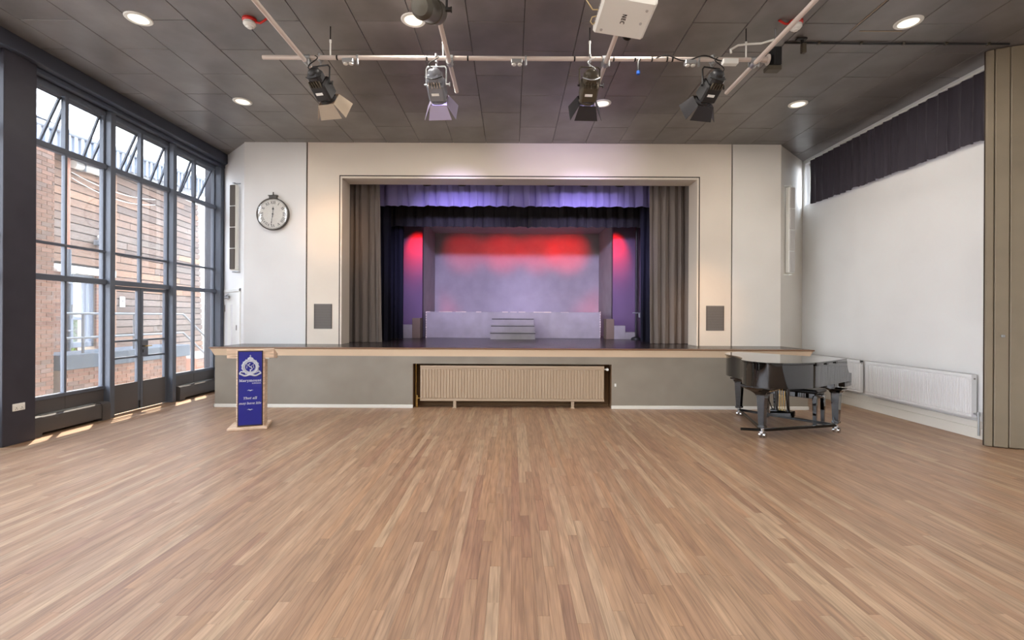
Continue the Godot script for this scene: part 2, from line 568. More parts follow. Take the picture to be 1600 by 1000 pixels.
# ---------------------------------------------------------------- room shell
func build_shell() -> void:
	# floor: slab with hardwood strips
	var fb := MB.new()
	fb.span(Vector3(-6.25, -0.25, -10.3), Vector3(6.4, -0.022, 5.0))
	var floor_ := struct("floor", fb, M.subfloor)
	var tones := [Color(0.432, 0.273, 0.174), Color(0.462, 0.298, 0.192), Color(0.408, 0.255, 0.163), Color(0.491, 0.331, 0.221), Color(0.442, 0.286, 0.186), Color(0.385, 0.231, 0.145), Color(0.518, 0.365, 0.246), Color(0.422, 0.267, 0.174), Color(0.457, 0.280, 0.171), Color(0.368, 0.213, 0.138)]
	var planks := []
	var wd := 0.0665
	var x := -6.18
	while x < 6.1:
		var z := -1.2 + rng.randf() * 1.5
		while z > -10.1:
			var l := rng.randf_range(0.5, 2.6)
			var z1 := maxf(z - l, -10.12)
			var t: Color = tones[rng.randi() % 9] if rng.randf() > 0.025 else tones[9]
			t = t * rng.randf_range(0.93, 1.05)
			var mid := (z + z1) * 0.5
			var score := (z - z1) / (mid * mid) if mid < -1.9 else 0.0
			if absf(x) > 1.08 * -z1:
				score *= 0.05
			planks.append({"x": x, "a": z, "b": z1, "t": t, "s": score, "u": rng.randf() * 4.0, "v": rng.randf() * 4.0})
			z = z1
		x += wd
	planks.sort_custom(func(p, q): return p.s > q.s)
	var rest := MB.new()
	for i in planks.size():
		var p: Dictionary = planks[i]
		var b := MB.new() if i < 300 else rest
		plank(b, p, wd)
		if i < 300:
			part("plank", b, M.wood_floor, floor_)
	x = -6.18
	while x < 6.1:   # the strips behind the camera
		var z := 4.9
		while z > -1.2:
			var z1 := maxf(z - rng.randf_range(1.5, 3.0), -1.2)
			plank(rest, {"x": x, "a": z, "b": z1, "t": tones[rng.randi() % 9], "u": rng.randf() * 4.0, "v": rng.randf() * 4.0}, wd)
			z = z1
		x += wd
	var r := part("plank_field", rest, M.wood_floor, floor_)
	r.set_meta("kind", "stuff")
	# ceiling: slab with painted panels under it
	var cb := MB.new()
	cb.span(Vector3(-6.5, CEIL + 0.03, -9.24), Vector3(6.5, CEIL + 0.25, 5.0))
	cb.span(Vector3(-6.5, CEIL + 0.03, -10.3), Vector3(-5.0, CEIL + 0.25, -9.24))
	cb.span(Vector3(5.0, CEIL + 0.03, -10.3), Vector3(6.5, CEIL + 0.25, -9.24))
	var ceiling := struct("ceiling", cb, M.ceiling_back)
	var many := MB.new()
	for i in range(-10, 11):
		var x0 := -0.19 + 0.62 * i - 0.31
		var off := 0.6 if posmod(i, 2) == 0 else 0.0
		for k in range(-5, 9):
			var z0 := -(0.0 + 1.19 * k + off) + 0.02
			var z1 := z0 - 1.19
			z1 = maxf(z1, -9.10 if x0 > -5.0 and x0 + 0.62 < 5.0 else -10.15)
			if z0 - z1 < 0.1 or z0 > 5.0:
				continue
			var seen := z1 < -4.4
			var b := MB.new() if seen else many
			var g := rng.randf_range(0.9, 1.1)
			b.col = Color(0.20 * g, 0.184 * g, 0.178 * g)
			var xa := maxf(x0, -5.80)
			var xb := minf(x0 + 0.62, 6.1)
			if xb - xa < 0.05:
				continue
			b.span(Vector3(xa + 0.003, CEIL + rng.randf() * 0.002, z0 - 0.004), Vector3(xb - 0.003, CEIL + 0.03, z1 + 0.004), 0.003)
			if seen:
				part("panel", b, M.ceiling, ceiling)
	var mp := part("panel_field", many, M.ceiling, ceiling)
	mp.set_meta("kind", "stuff")
	# hatch trim round the access panel by one of the downlights
	# right wall, with the high window opening
	var rw := MB.new()
	rw.span(Vector3(6.04, -0.02, -10.1), Vector3(6.24, 3.86, -5.95))
	rw.span(Vector3(6.04, 4.72, -10.1), Vector3(6.24, CEIL + 0.05, -5.95))
	rw.span(Vector3(6.04, 3.86, -10.1), Vector3(6.24, 4.72, -9.98))
	struct("wall_right", rw, M.wall_white)
	var rw2 := MB.new()
	rw2.span(Vector3(6.24, -0.02, -5.95), Vector3(6.45, CEIL + 0.05, 5.0))
	struct("wall_right_near", rw2, M.wall_white)
	var bb := MB.new()
	bb.span(Vector3(6.0, 0.0, -10.05), Vector3(6.04, 0.14, -5.95), 0.004)
	bb.span(Vector3(6.015, 0.14, -10.05), Vector3(6.04, 0.225, -5.95), 0.004)
	struct("baseboard_right", bb, M.skirting)
	var rear := MB.new()
	rear.span(Vector3(-6.4, -0.02, 4.9), Vector3(6.45, CEIL + 0.05, 5.1))
	struct("wall_rear", rear, M.wall_white)
	# slanted corner walls
	for s in [-1.0, 1.0]:
		var a := MB.new()
		var p0 := Vector3(5.03 * s, 0, -9.09)
		var p1 := Vector3(6.10 * s, 0, -10.12)
		var d := (p1 - p0).normalized()
		var mid := (p0 + p1) * 0.5
		a.xf = Transform3D(Basis(d, Vector3.UP, d.cross(Vector3.UP)), mid)
		var out := 1.0 if a.xf.basis.z.dot(Vector3(0, 0, -1)) > 0 else -1.0
		a.box(Vector3(0, 2.4, 0.075 * out), Vector3(p0.distance_to(p1), 4.85, 0.15))
		struct("wall_corner_left" if s < 0 else "wall_corner_right", a, M.wall_white if s < 0 else M.wall)
	# front walls beside the proscenium panel and the panel itself
	var fl := MB.new()
	fl.span(Vector3(-5.05, 0, -9.24), Vector3(-3.885, CEIL + 0.03, -9.09))
	struct("wall_front_left", fl, M.wall_white)
	var fr := MB.new()
	fr.span(Vector3(4.14, 0, -9.24), Vector3(5.05, CEIL + 0.03, -9.09))
	struct("wall_front_right", fr, M.wall)
	var pr := MB.new()
	pr.span(Vector3(-3.855, 0.98, -9.5), Vector3(-3.20, CEIL + 0.03, -9.085))
	pr.span(Vector3(3.465, 0.98, -9.5), Vector3(4.115, CEIL + 0.03, -9.085))
	pr.span(Vector3(-3.20, 4.125, -9.5), Vector3(3.465, CEIL + 0.03, -9.085))
	struct("wall_proscenium", pr, M.cream)
	var gr := MB.new()
	gr.span(Vector3(-3.89, 0.98, -9.3), Vector3(-3.85, CEIL + 0.02, -9.12))
	gr.span(Vector3(4.11, 0.98, -9.3), Vector3(4.145, CEIL + 0.02, -9.12))
	struct("trim_1", gr, M.groove)
	var tr := MB.new()   # raised bead round the opening, with a shadow gap
	for e in [[Vector3(-3.236, 1.0, -9.09), Vector3(-3.2, 4.165, -9.07)], [Vector3(3.465, 1.0, -9.09), Vector3(3.50, 4.165, -9.07)], [Vector3(-3.2, 4.125, -9.09), Vector3(3.465, 4.165, -9.07)]]:
		tr.span(e[0], e[1], 0.006)
	struct("trim_2", tr, M.cream)
	var tg := MB.new()
	for e in [[Vector3(-3.256, 1.0, -9.09), Vector3(-3.236, 4.185, -9.081)], [Vector3(3.50, 1.0, -9.09), Vector3(3.52, 4.185, -9.081)], [Vector3(-3.236, 4.165, -9.09), Vector3(3.50, 4.185, -9.081)]]:
		tg.span(e[0], e[1])
	struct("trim_3", tg, M.groove)

func plank(b: MB, p: Dictionary, wd: float) -> void:
	b.col = p.t
	var first := b.uv.size()
	var x0: float = p.x + 0.0004
	var x1: float = p.x + wd - 0.0004
	b.span(Vector3(x0, -0.022, p.b + 0.0005), Vector3(x1, 0.0, p.a - 0.0005))
	for i in range(first, b.uv.size()):
		var q := b.v[i]
		b.uv[i] = Vector2(-q.z * 0.2 + p.u, (q.x - p.x) * 1.6 + p.v)

# ---------------------------------------------------------------- window wall
const GX := -6.10   # plane of the glass
const ROWS := [0.46, 2.03, 2.48, 3.74, 4.54]

func pane(parent: Node3D, x: float, y0: float, y1: float, za: float, zb: float) -> void:
	var b := MB.new()
	b.span(Vector3(x - 0.003, y0, za), Vector3(x + 0.003, y1, zb))
	part("pane", b, M.glass, parent)

func vent(parent: Node3D, za: float, zb: float, deg: float) -> void:
	# top-hung light pushed open at the bottom
	var o := MeshInstance3D.new()
	var h := 0.74
	var b := MB.new()
	var zl := absf(zb - za)
	b.span(Vector3(-0.016, -h, 0), Vector3(0.016, -h + 0.045, -zl), 0.003)
	b.span(Vector3(-0.016, -0.04, 0), Vector3(0.016, 0, -zl), 0.003)
	b.span(Vector3(-0.016, -h, 0), Vector3(0.016, 0, -0.032), 0.003)
	b.span(Vector3(-0.016, -h, -zl + 0.032), Vector3(0.016, 0, -zl), 0.003)
	o = part("vent_sash", b, M.steel, parent, Vector3(GX - 0.02, 4.49, za))
	o.rotation_degrees.z = -deg
	var g := MB.new()
	g.span(Vector3(-0.003, -h + 0.045, -0.032), Vector3(0.003, -0.04, -zl + 0.032))
	part("pane", g, M.glass, o)

func bay(z0: float, z1: float, door: bool, angles: Array) -> Node3D:   # z0 nearer, both negative going away
	var w := struct_node("window_%d" % bay_number)
	bay_number += 1
	var zm := (z0 + z1) * 0.5
	var f := MB.new()
	var xa := GX - 0.03
	var xb := GX + 0.04
	for k in ROWS.size():
		if door and k == 0:
			continue
		var y: float = ROWS[k]
		var t: float = [0.05, 0.075, 0.034, 0.075, 0.08][k]
		f.span(Vector3(xa, y - t * 0.5, z0), Vector3(xb + (0.02 if k == 1 or k == 3 else 0.0), y + t * 0.5, z1), 0.005)
	f.span(Vector3(xa, ROWS[3], zm - 0.028), Vector3(xb, ROWS[4], zm + 0.028), 0.005)
	f.span(Vector3(xa, ROWS[1] if door else ROWS[0], zm - 0.018), Vector3(xb - 0.01, ROWS[3], zm + 0.018), 0.005)
	for z in [z0 - 0.055, z1 + 0.055]:
		f.span(Vector3(xa, ROWS[1] if door else ROWS[0], z - 0.018), Vector3(xb - 0.01, ROWS[4], z + 0.018), 0.005)
	part("frame", f, M.steel, w)
	for k in range(1 if door else 0, 3):
		pane(w, GX, ROWS[k] + 0.03, ROWS[k + 1] - 0.03, z0 - 0.06, zm + 0.015)
		pane(w, GX, ROWS[k] + 0.03, ROWS[k + 1] - 0.03, zm - 0.015, z1 + 0.06)
	vent(w, z0 - 0.075, zm + 0.03, angles[0])
	vent(w, zm - 0.03, z1 + 0.075, angles[1])
	if not door:
		for zz in [[z0 - 0.03, zm], [zm, z1 + 0.03]]:
			var kp := MB.new()
			kp.span(Vector3(GX - 0.03, 0.0, zz[0]), Vector3(GX + 0.025, 0.45, zz[1]), 0.004)
			part("bottom_panel", kp, M.kick, w)
	return w

var bay_number := 1

func build_window_wall() -> void:
	var edges := [-5.91, -7.24, -8.57, -9.90]
	var head := MB.new()
	head.span(Vector3(-6.35, 4.58, -10.3), Vector3(-6.0, CEIL + 0.25, 5.0))
	head.span(Vector3(-6.35, -0.25, -10.12), Vector3(-6.0, 4.6, -9.97))
	struct("wall_left", head, M.pillar)
	var pel := MB.new()
	pel.span(Vector3(-6.0, 4.62, -10.05), Vector3(-5.80, CEIL + 0.02, 5.0), 0.006)
	pel.span(Vector3(-6.0, 4.565, -10.05), Vector3(-5.92, 4.62, 5.0), 0.006)
	struct("trim_4", pel, M.steel_dark)
	var eave := MB.new()
	eave.span(Vector3(-7.25, 5.12, -11.5), Vector3(-6.3, 5.3, 5.0), 0.01)
	struct("trim_5", eave, M.cladding)
	var sill := MB.new()
	sill.span(Vector3(-6.4, -0.25, -10.1), Vector3(-6.13, 0.0, 5.0))
	struct("trim_6", sill, M.concrete)
	bay(edges[0], edges[1], false, [25.0, 21.0])
	bay(edges[1], edges[2], true, [24.0, 22.0])
	bay(edges[2], edges[3], false, [20.0, 24.0])
	for e in [-7.24, -8.57]:
		var p := MB.new()
		p.span(Vector3(GX - 0.06, 0.0, e - 0.045), Vector3(-5.98, 4.58, e + 0.045), 0.006)
		struct("trim_7", p, M.steel)
	var jamb := MB.new()
	jamb.span(Vector3(GX - 0.06, 0.0, -9.98), Vector3(-5.95, 4.58, -9.86), 0.006)
	jamb.span(Vector3(-5.99, 0.0, -10.05), Vector3(-5.9, 4.58, -10.0), 0.006)
	struct("trim_8", jamb, M.steel)
	# the double door in the middle bay
	var z0 := -7.295
	var z1 := -8.515
	var zm := (z0 + z1) * 0.5
	var d := struct_node("door_1")
	for k in 2:
		var a: float = [z0, zm - 0.004][k]
		var b: float = [zm + 0.004, z1][k]
		var leaf := MB.new()
		var xa := GX - 0.025
		var xb := GX + 0.025
		leaf.span(Vector3(xa, 0.015, a), Vector3(xb, 1.985, a - 0.055), 0.004)
		leaf.span(Vector3(xa, 0.015, b + 0.055), Vector3(xb, 1.985, b), 0.004)
		leaf.span(Vector3(xa, 1.93, a - 0.05), Vector3(xb, 1.985, b + 0.05), 0.004)
		leaf.span(Vector3(xa, 0.85, a - 0.05), Vector3(xb - 0.008, 0.88, b + 0.05), 0.004)
		leaf.span(Vector3(xa, 1.115, a - 0.05), Vector3(xb - 0.008, 1.145, b + 0.05), 0.004)
		var lf := part("door_leaf", leaf, M.steel, d)
		var kick := MB.new()
		kick.span(Vector3(xa + 0.01, 0.015, a - 0.05), Vector3(xb + 0.004, 0.46, b + 0.05), 0.004)
		part("kick_panel", kick, M.kick, lf)
		for y in [[0.46, 0.85], [0.88, 1.115], [1.145, 1.93]]:
			pane(lf, GX, y[0], y[1], a - 0.05, b + 0.05)
		if k == 1:
			var lk := MB.new()
			lk.span(Vector3(xa, 0.87, a - 0.01), Vector3(xb + 0.012, 1.13, a - 0.15), 0.004)
			part("lock_case", lk, M.steel, lf)
			var hd := MB.new()
			hd.rod(Vector3(xb + 0.01, 1.03, a - 0.05), Vector3(xb + 0.06, 1.03, a - 0.05), 0.009)
			hd.rod(Vector3(xb + 0.055, 1.03, a - 0.04), Vector3(xb + 0.055, 1.03, a - 0.17), 0.009)
			part("handle", hd, M.brass, lf)
			var ky := MB.new()
			ky.rod(Vector3(xb + 0.01, 1.03, a - 0.03), Vector3(xb + 0.02, 1.03, a - 0.03), 0.016)
			ky.box(Vector3(xb + 0.014, 0.95, a - 0.035), Vector3(0.006, 0.05, 0.02))
			part("keyhole", ky, M.black, lf)
		else:
			var bolt := MB.new()
			bolt.span(Vector3(xb, 0.03, b + 0.03), Vector3(xb + 0.02, 0.15, b + 0.012), 0.003)
			part("floor_bolt", bolt, M.black, lf)
	# pillar before the windows
	var pl := MB.new()
	pl.span(Vector3(-6.3, 0.0, -5.97), Vector3(-5.88, CEIL + 0.02, -5.58), 0.006)
	struct("wall_pillar", pl, M.pillar)
	var sk := thing("double_socket", "white double electrical socket low on the dark pillar beside the windows", "socket", Vector3(-5.88, 0.44, -5.76), PI / 2)
	socket(sk)
	# the bays nearer than the pillar and behind the camera
	var e0 := -5.53
	for k in 7:
		var b0 := e0 + 1.33 * (k + 1)
		var w := bay(b0, b0 - 1.33, false, [2.0, 2.0])
		var p := MB.new()
		p.span(Vector3(GX - 0.06, 0.0, b0 - 0.045), Vector3(-5.98, 4.58, b0 + 0.045), 0.006)
		struct("trim_7", p, M.steel)
	# convector heaters under the fixed windows
	for k in 2:
		var a: float = [-5.98, -8.66][k]
		var b: float = [-7.16, -9.86][k]
		var label: String = ["low dark metal convector heater under the window beside the pillar", "low dark metal convector heater between the glazed door and the stage"][k]
		var c := thing("convector_heater", label, "heater", Vector3(0, 0, 0), 0.0, "low convector heaters under the windows")
		var body := MB.new()
		var prof := PackedVector2Array([Vector2(0, 0.04), Vector2(0.13, 0.04), Vector2(0.135, 0.2), Vector2(0.125, 0.235), Vector2(0.10, 0.25), Vector2(0, 0.255)])
		body.xf = Transform3D(Basis(Vector3(1, 0, 0), Vector3(0, 0, -1), Vector3(0, 1, 0)), Vector3(-6.085, 0, a - 0.14))
		body.prism(prof, 0.0, absf(b - a) - 0.28)
		part("casing", body, M.convector, c)
		for e in [a - 0.07, b + 0.07]:
			var ec := MB.new()
			ec.xf = Transform3D(Basis(Vector3(1, 0, 0), Vector3(0, 0, -1), Vector3(0, 1, 0)), Vector3(-6.085, 0, e))
			var pr2 := PackedVector2Array()
			for q in prof:
				pr2.append(Vector2(q.x + (0.012 if q.x > 0.0 else 0.0), q.y + (0.008 if q.y > 0.1 else -0.04)))
			ec.prism(pr2, -0.07, 0.07)
			part("end_cap", ec, M.convector, c)
		var sl := MB.new()
		sl.span(Vector3(-6.06, 0.252, a - 0.18), Vector3(-6.0, 0.262, b + 0.18), 0.002)
		part("outlet_grille", sl, M.zinc, c)

func socket(o: Node3D) -> void:
	var b := MB.new()
	b.box(Vector3(0, 0, 0.006), Vector3(0.146, 0.086, 0.012), 0.004)
	part("plate", b, M.white, o)
	for s in [-1.0, 1.0]:
		var k := MB.new()
		k.box(Vector3(0.05 * s, 0.024, 0.014), Vector3(0.02, 0.016, 0.006), 0.002)
		part("rocker", k, M.paper, o)
		var h := MB.new()
		h.box(Vector3(0.032 * s, -0.008, 0.0125), Vector3(0.007, 0.012, 0.002))
		h.box(Vector3(0.032 * s - 0.011, -0.024, 0.0125), Vector3(0.009, 0.006, 0.002))
		h.box(Vector3(0.032 * s + 0.011, -0.024, 0.0125), Vector3(0.009, 0.006, 0.002))
		part("pin_holes", h, M.ink, o)

# ---------------------------------------------------------------- outside the windows
func bricks(b: MB, x0: float, x1: float, y0: float, y1: float, z: float) -> void:
	# running bond in the plane z, faces towards +z
	var row := 0
	var y := y0
	while y < y1 - 0.03:
		var x := x0 - (0.1125 if row % 2 else 0.0)
		while x < x1:
			var a := maxf(x, x0)
			var e := minf(x + 0.215, x1)
			if e - a > 0.02:
				var g := rng.randf_range(0.75, 1.15)
				b.col = Color(0.35 * g, 0.185 * g, 0.125 * g) if rng.randf() > 0.2 else Color(0.29 * g, 0.19 * g, 0.15 * g)
				b.span(Vector3(a, y, z - 0.04), Vector3(e, minf(y + 0.065, y1), z + rng.randf() * 0.004))
			x += 0.225
		y += 0.075
		row += 1

func brick_wall(parent: Node3D, x0: float, x1: float, y0: float, y1: float, z: float, deep: float) -> void:
	var core := MB.new()
	core.span(Vector3(x0 + 0.004, y0, z - deep), Vector3(x1 - 0.004, y1, z - 0.008))
	part("mortar", core, M.mortar, parent)
	var b := MB.new()
	bricks(b, x0, x1, y0, y1, z)
	b.xf = Transform3D(Basis(Vector3(0, 0, -1), Vector3.UP, Vector3(1, 0, 0)), Vector3(x1, 0, z))
	bricks(b, 0.0, deep, y0, y1, 0.0)
	b.xf = Transform3D()
	var o := part("brick_courses", b, M.brick, parent)
	o.set_meta("kind", "stuff")

func build_exterior() -> void:
	var gb := MB.new()
	gb.span(Vector3(-40, -0.75, -60), Vector3(-6.3, -0.55, 12))
	var gr := struct("ground", gb, M.concrete)
	var d := Vector3(-0.13, 0, -1).normalized()
	var bs := Basis(d, Vector3.UP, d.cross(Vector3.UP))
	var fac := Node3D.new()
	fac.name = "timber_building"
	add_child(fac)
	fac.transform = Transform3D(bs, Vector3(-9.5, 0, -9.65))
	tag(fac, "timber clad building with brick pier and ribbed metal parapet outside the windows", "building")
	# boards
	var y := 0.35
	var row := 0
	while y < 5.05:
		var h := 0.178
		var x := 0.42 if y > 2.6 else 2.2
		var end := 6.64 - (y - 0.0) * 0.078
		while x < end - 0.05:
			var l := rng.randf_range(1.4, 3.6)
			var e := minf(x + l, end)
			if end - e < 0.4:
				e = end
			var b := MB.new()
			b.span(Vector3(x + 0.004, y, -0.03), Vector3(e - 0.004, y + h - 0.022, 0.0 + rng.randf() * 0.006), 0.004)
			var first := 0
			var uo := rng.randf() * 3.0
			for i in range(first, b.uv.size()):
				b.uv[i] = Vector2(b.v[i].x * 0.5 + uo, b.v[i].y * 1.7 + uo)
			part("board", b, M.timber[rng.randi() % 6 if rng.randf() > 0.05 else 6], fac)
			x = e
		y += h
		row += 1
	var back := MB.new()
	for q in [[0.4, 2.55, 5.05], [2.2, 0.35, 2.55]]:
		var f0 := [Vector3(q[0], q[1], -0.03), Vector3(6.62 - q[1] * 0.078, q[1], -0.03), Vector3(6.62 - q[2] * 0.078, q[2], -0.03), Vector3(q[0], q[2], -0.03)]
		var f1 := []
		for p: Vector3 in f0:
			f1.append(p - Vector3(0, 0, 0.45))
		var inside := Vector3(3.5, (q[1] + q[2]) * 0.5, -0.2)
		back.poly(f0, inside)
		back.poly(f1, inside)
		for i in 4:
			back.poly([f0[i], f0[(i + 1) % 4], f1[(i + 1) % 4], f1[i]], inside)
	part("backing", back, M.stage_dark, fac)
	var post := MB.new()
	post.span(Vector3(2.17, 0.4, -0.02), Vector3(2.27, 5.3, 0.05), 0.008)
	part("corner_board", post, M.timber[6], fac)
	# brick pier
	brick_wall(fac, -3.4, -1.22, -0.6, 4.52, 1.2, 1.3)
	# lower walls
	brick_wall(fac, -1.2, 0.70, -0.6, 2.55, 0.0, 0.4)
	brick_wall(fac, 1.66, 2.2, -0.6, 2.55, 0.0, 0.4)
	brick_wall(fac, 2.2, 6.8, -0.6, 0.12, 0.12, 0.5)
	var pl := MB.new()
	pl.span(Vector3(2.2, 0.12, -0.4), Vector3(6.8, 0.36, 0.16), 0.01)
	part("plinth", pl, M.concrete, fac)
	var wf := MB.new()
	wf.span(Vector3(0.4, 2.44, 0.0), Vector3(2.2, 2.60, 0.08), 0.008)
	part("fascia_board", wf, M.render_white, fac)
	# entrance with glazed door
	var en := MB.new()
	for q in [[0.70, 0.80], [0.98, 1.05], [1.40, 1.48], [1.58, 1.66]]:
		en.span(Vector3(q[0], 0.8, -0.16), Vector3(q[1], 2.44, -0.06), 0.006)
	en.span(Vector3(0.7, 2.34, -0.16), Vector3(1.66, 2.44, -0.06), 0.006)
	en.span(Vector3(0.7, 0.8, -0.16), Vector3(1.66, 0.92, -0.06), 0.006)
	en.span(Vector3(1.05, 1.42, -0.15), Vector3(1.4, 1.48, -0.07), 0.004)
	var ef := part("entrance_frame", en, M.entrance, fac)
	for q in [[0.80, 0.98], [1.05, 1.40], [1.48, 1.58]]:
		var g := MB.new()
		g.span(Vector3(q[0], 0.92, -0.113), Vector3(q[1], 2.34, -0.107))
		part("pane", g, M.glass, ef)
	var eh := MB.new()
	eh.rod(Vector3(1.0, 1.45, -0.05), Vector3(1.0, 1.75, -0.05), 0.012)
	part("door_pull", eh, M.zinc, ef)
	# raked parapet of ribbed metal
	var cl := MB.new()
	var n: int = 56
	for i in n:
		var xa := -3.2 + 10.2 * i / n
		var wdt := 10.2 / n
		var yb := 4.80 + 0.105 * maxf(xa, -1.0)
		var yt := 5.20 + 0.105 * maxf(xa, -1.0)
		cl.span(Vector3(xa, yb, 0.42), Vector3(xa + wdt * 0.45, yt, 0.50), 0.008)
		cl.span(Vector3(xa + wdt * 0.45, yb, 0.42), Vector3(xa + wdt, yt, 0.452))
	var clo := part("metal_sheet", cl, M.cladding, fac)
	var cp := MB.new()
	cp.tube([Vector3(-3.2, 5.13, 0.46), Vector3(-1.0, 5.13, 0.46), Vector3(7.0, 5.97, 0.46)], 0.07, 8)
	part("coping", cp, M.cladding, clo)
	var rf := MB.new()
	rf.poly([Vector3(-3.2, 5.0, 0.43), Vector3(7.0, 5.85, 0.43), Vector3(7.0, 5.85, -4.0), Vector3(-3.2, 5.0, -4.0)], Vector3(0, 0, 0))
	rf.poly([Vector3(-3.2, 5.2, 0.43), Vector3(7.0, 5.6, 0.43), Vector3(7.0, 5.6, -0.5), Vector3(-3.2, 5.0, -0.5)], Vector3(0, 9, 0))
	part("roof", rf, M.cladding, fac)
	# down pipes
	for k in 2:
		var dp := thing("down_pipe", ["dark grey rainwater pipe beside the brick pier outside", "slim pinkish pipe beside the dark rainwater pipe outside"][k], "pipe", Vector3.ZERO)
		dp.transform = fac.transform * Transform3D(Basis(), Vector3(0.40 + 0.10 * k, 0, 0.30 - 0.08 * k))
		var pb := MB.new()
		var top: float = [2.9, 5.0][k]
		pb.rod(Vector3(0, -0.55, 0), Vector3(0, top, 0), [0.04, 0.028][k], 12)
		part("pipe", pb, [M.slate, M.terracotta][k], dp)
		for yy in [0.1, 1.2, 2.2]:
			var br := MB.new()
			br.box(Vector3(0, yy, 0), Vector3(0.13, 0.03, 0.09), 0.004)
			part("bracket", br, M.galvanised, dp)
	# white duct and cables under the parapet
	var du := thing("white_duct", "fat white pipe running under the metal parapet outside", "pipe", Vector3.ZERO)
	du.transform = fac.transform
	var db := MB.new()
	db.rod(Vector3(0.75, 4.78, 0.12), Vector3(1.95, 4.86, 0.12), 0.085, 14)
	part("duct", db, M.render_white, du)
	for q in [[1.0, 4.79], [1.6, 4.84]]:
		var dc := MB.new()
		dc.box(Vector3(q[0], q[1], 0.12), Vector3(0.03, 0.2, 0.2), 0.01)
		part("collar", dc, M.galvanised, du)
	for k in 2:
		var ca := thing("slack_cable", ["upper white cable sagging across the timber wall outside", "lower white cable sagging across the timber wall outside"][k], "cable", Vector3.ZERO)
		ca.transform = fac.transform
		var path := []
		for i in 13:
			var t := i / 12.0
			path.append(Vector3(0.8 + 3.0 * t, 4.62 - 0.12 * k - 0.55 * t * (1.15 - t) * (1.0 + 0.3 * k) + 0.2 * t, 0.06))
		var cb := MB.new()
		cb.tube(path, 0.009, 6)
		part("cable", cb, M.render_white, ca)
	# flood light, notice
	var fld := thing("flood_light", "small grey flood light fixed on the timber wall outside", "light", Vector3.ZERO)
	fld.transform = fac.transform * Transform3D(Basis(), Vector3(1.62, 3.2, 0.0))
	var fa := MB.new()
	fa.box(Vector3(0, 0, 0.10), Vector3(0.26, 0.12, 0.14), 0.015)
	part("lamp_body", fa, M.galvanised, fld)
	var fb2 := MB.new()
	fb2.ball(Vector3(0.02, 0.14, 0.08), 0.06, 12)
	fb2.rod(Vector3(0.02, 0.0, 0.02), Vector3(0.02, 0.12, 0.06), 0.015)
	part("sensor", fb2, M.white, fld)
	var nt := thing("door_notice", "small white notice on the timber wall outside the glazed door", "notice", Vector3.ZERO)
	nt.transform = fac.transform * Transform3D(Basis(), Vector3(2.52, 1.86, 0.02))
	var nb := MB.new()
	nb.box(Vector3(0, 0, 0.004), Vector3(0.2, 0.26, 0.008), 0.002)
	part("sheet", nb, M.paper, nt)
	var nk := MB.new()
	nk.box(Vector3(0.01, 0.02, 0.0085), Vector3(0.07, 0.06, 0.001))
	part("symbol", nk, M.grille, nt)
	# landing with railing and steps, parallel to the hall
	var ld := thing("brick_landing", "raised brick landing with grey slab edge outside the windows", "landing", Vector3.ZERO)
	ld.transform = Transform3D(Basis(Vector3(0, 0, -1), Vector3.UP, Vector3(1, 0, 0)), Vector3(-8.15, 0, -8.74))
	brick_wall(ld, 0.02, 3.35, -0.6, 0.52, 0.0, 0.75)
	var sb := MB.new()
	sb.span(Vector3(0.0, 0.52, -0.8), Vector3(3.45, 0.80, 0.04), 0.012)
	part("slab", sb, M.slate, ld)
	for k in 4:
		var st := MB.new()
		st.span(Vector3(3.35 + 0.38 * k, -0.6, -0.75), Vector3(3.35 + 0.38 * (k + 1) + 0.03, 0.42 - 0.22 * k, 0.0), 0.008)
		part("step", st, M.brick_step, ld)
	var rl := thing("hand_railing", "galvanised tube railing around the landing and steps outside", "railing", Vector3.ZERO)
	rl.transform = ld.transform
	for yy in [1.56, 1.10]:
		var rr := MB.new()
		rr.tube([Vector3(0.1, yy, -0.05), Vector3(3.3, yy, -0.05), Vector3(5.0, yy - 1.15, -0.05)], 0.024, 8)
		part("rail", rr, M.galvanised, rl)
	for xx in [0.5, 1.75, 3.0, 4.2]:
		var po := MB.new()
		var bt: float = 0.8 if xx < 3.3 else 0.05
		po.rod(Vector3(xx, bt, -0.05), Vector3(xx, 1.56 - maxf(0.0, xx - 3.3) * 0.676, -0.05), 0.024, 8)
		part("post", po, M.galvanised, rl)
	# pale rendered wall beyond the timber one
	var wb := MB.new()
	wb.span(Vector3(-16, -0.6, -19.4), Vector3(-6.0, 9.0, -19.0))
	var ww := part("rendered_wall", wb, M.render_white, self)
	ww.name = numbered("white_building")
	tag(ww, "bright white rendered wall beyond the timber building", "building")
	# tree seen through the entrance
	var tr := thing("garden_tree", "leafy green tree seen through the entrance door outside", "tree", Vector3(-11.9, -0.55, -13.2))
	var tk := MB.new()
	tk.tube([Vector3(0, 0, 0), Vector3(0.05, 1.2, 0.03), Vector3(-0.03, 2.6, 0)], 0.09, 8, true, 0.04)
	for k in 5:
		var a := TAU * k / 5
		tk.tube([Vector3(0, 1.0 + 0.25 * k, 0), Vector3(cos(a) * 0.7, 1.7 + 0.25 * k, sin(a) * 0.7)], 0.03, 6, true, 0.012)
	part("trunk", tk, M.bark, tr)
	var lv := MB.new()
	for k in 2600:
		var p := Vector3(rng.randfn(), rng.randfn(), rng.randfn()).normalized() * pow(rng.randf(), 0.4)
		p = p * Vector3(1.3, 1.4, 1.3) + Vector3(0, 2.1, 0)
		var q := Vector3(rng.randfn(), rng.randfn(), rng.randfn()).normalized()
		var s := q.cross(Vector3(0.3, 0.9, 0.2)).normalized()
		var t2 := q.cross(s)
		lv.poly([p - s * 0.04, p + t2 * 0.09, p + s * 0.04, p - t2 * 0.09], p - q)
	var lo := part("foliage", lv, M.leaf, tr)
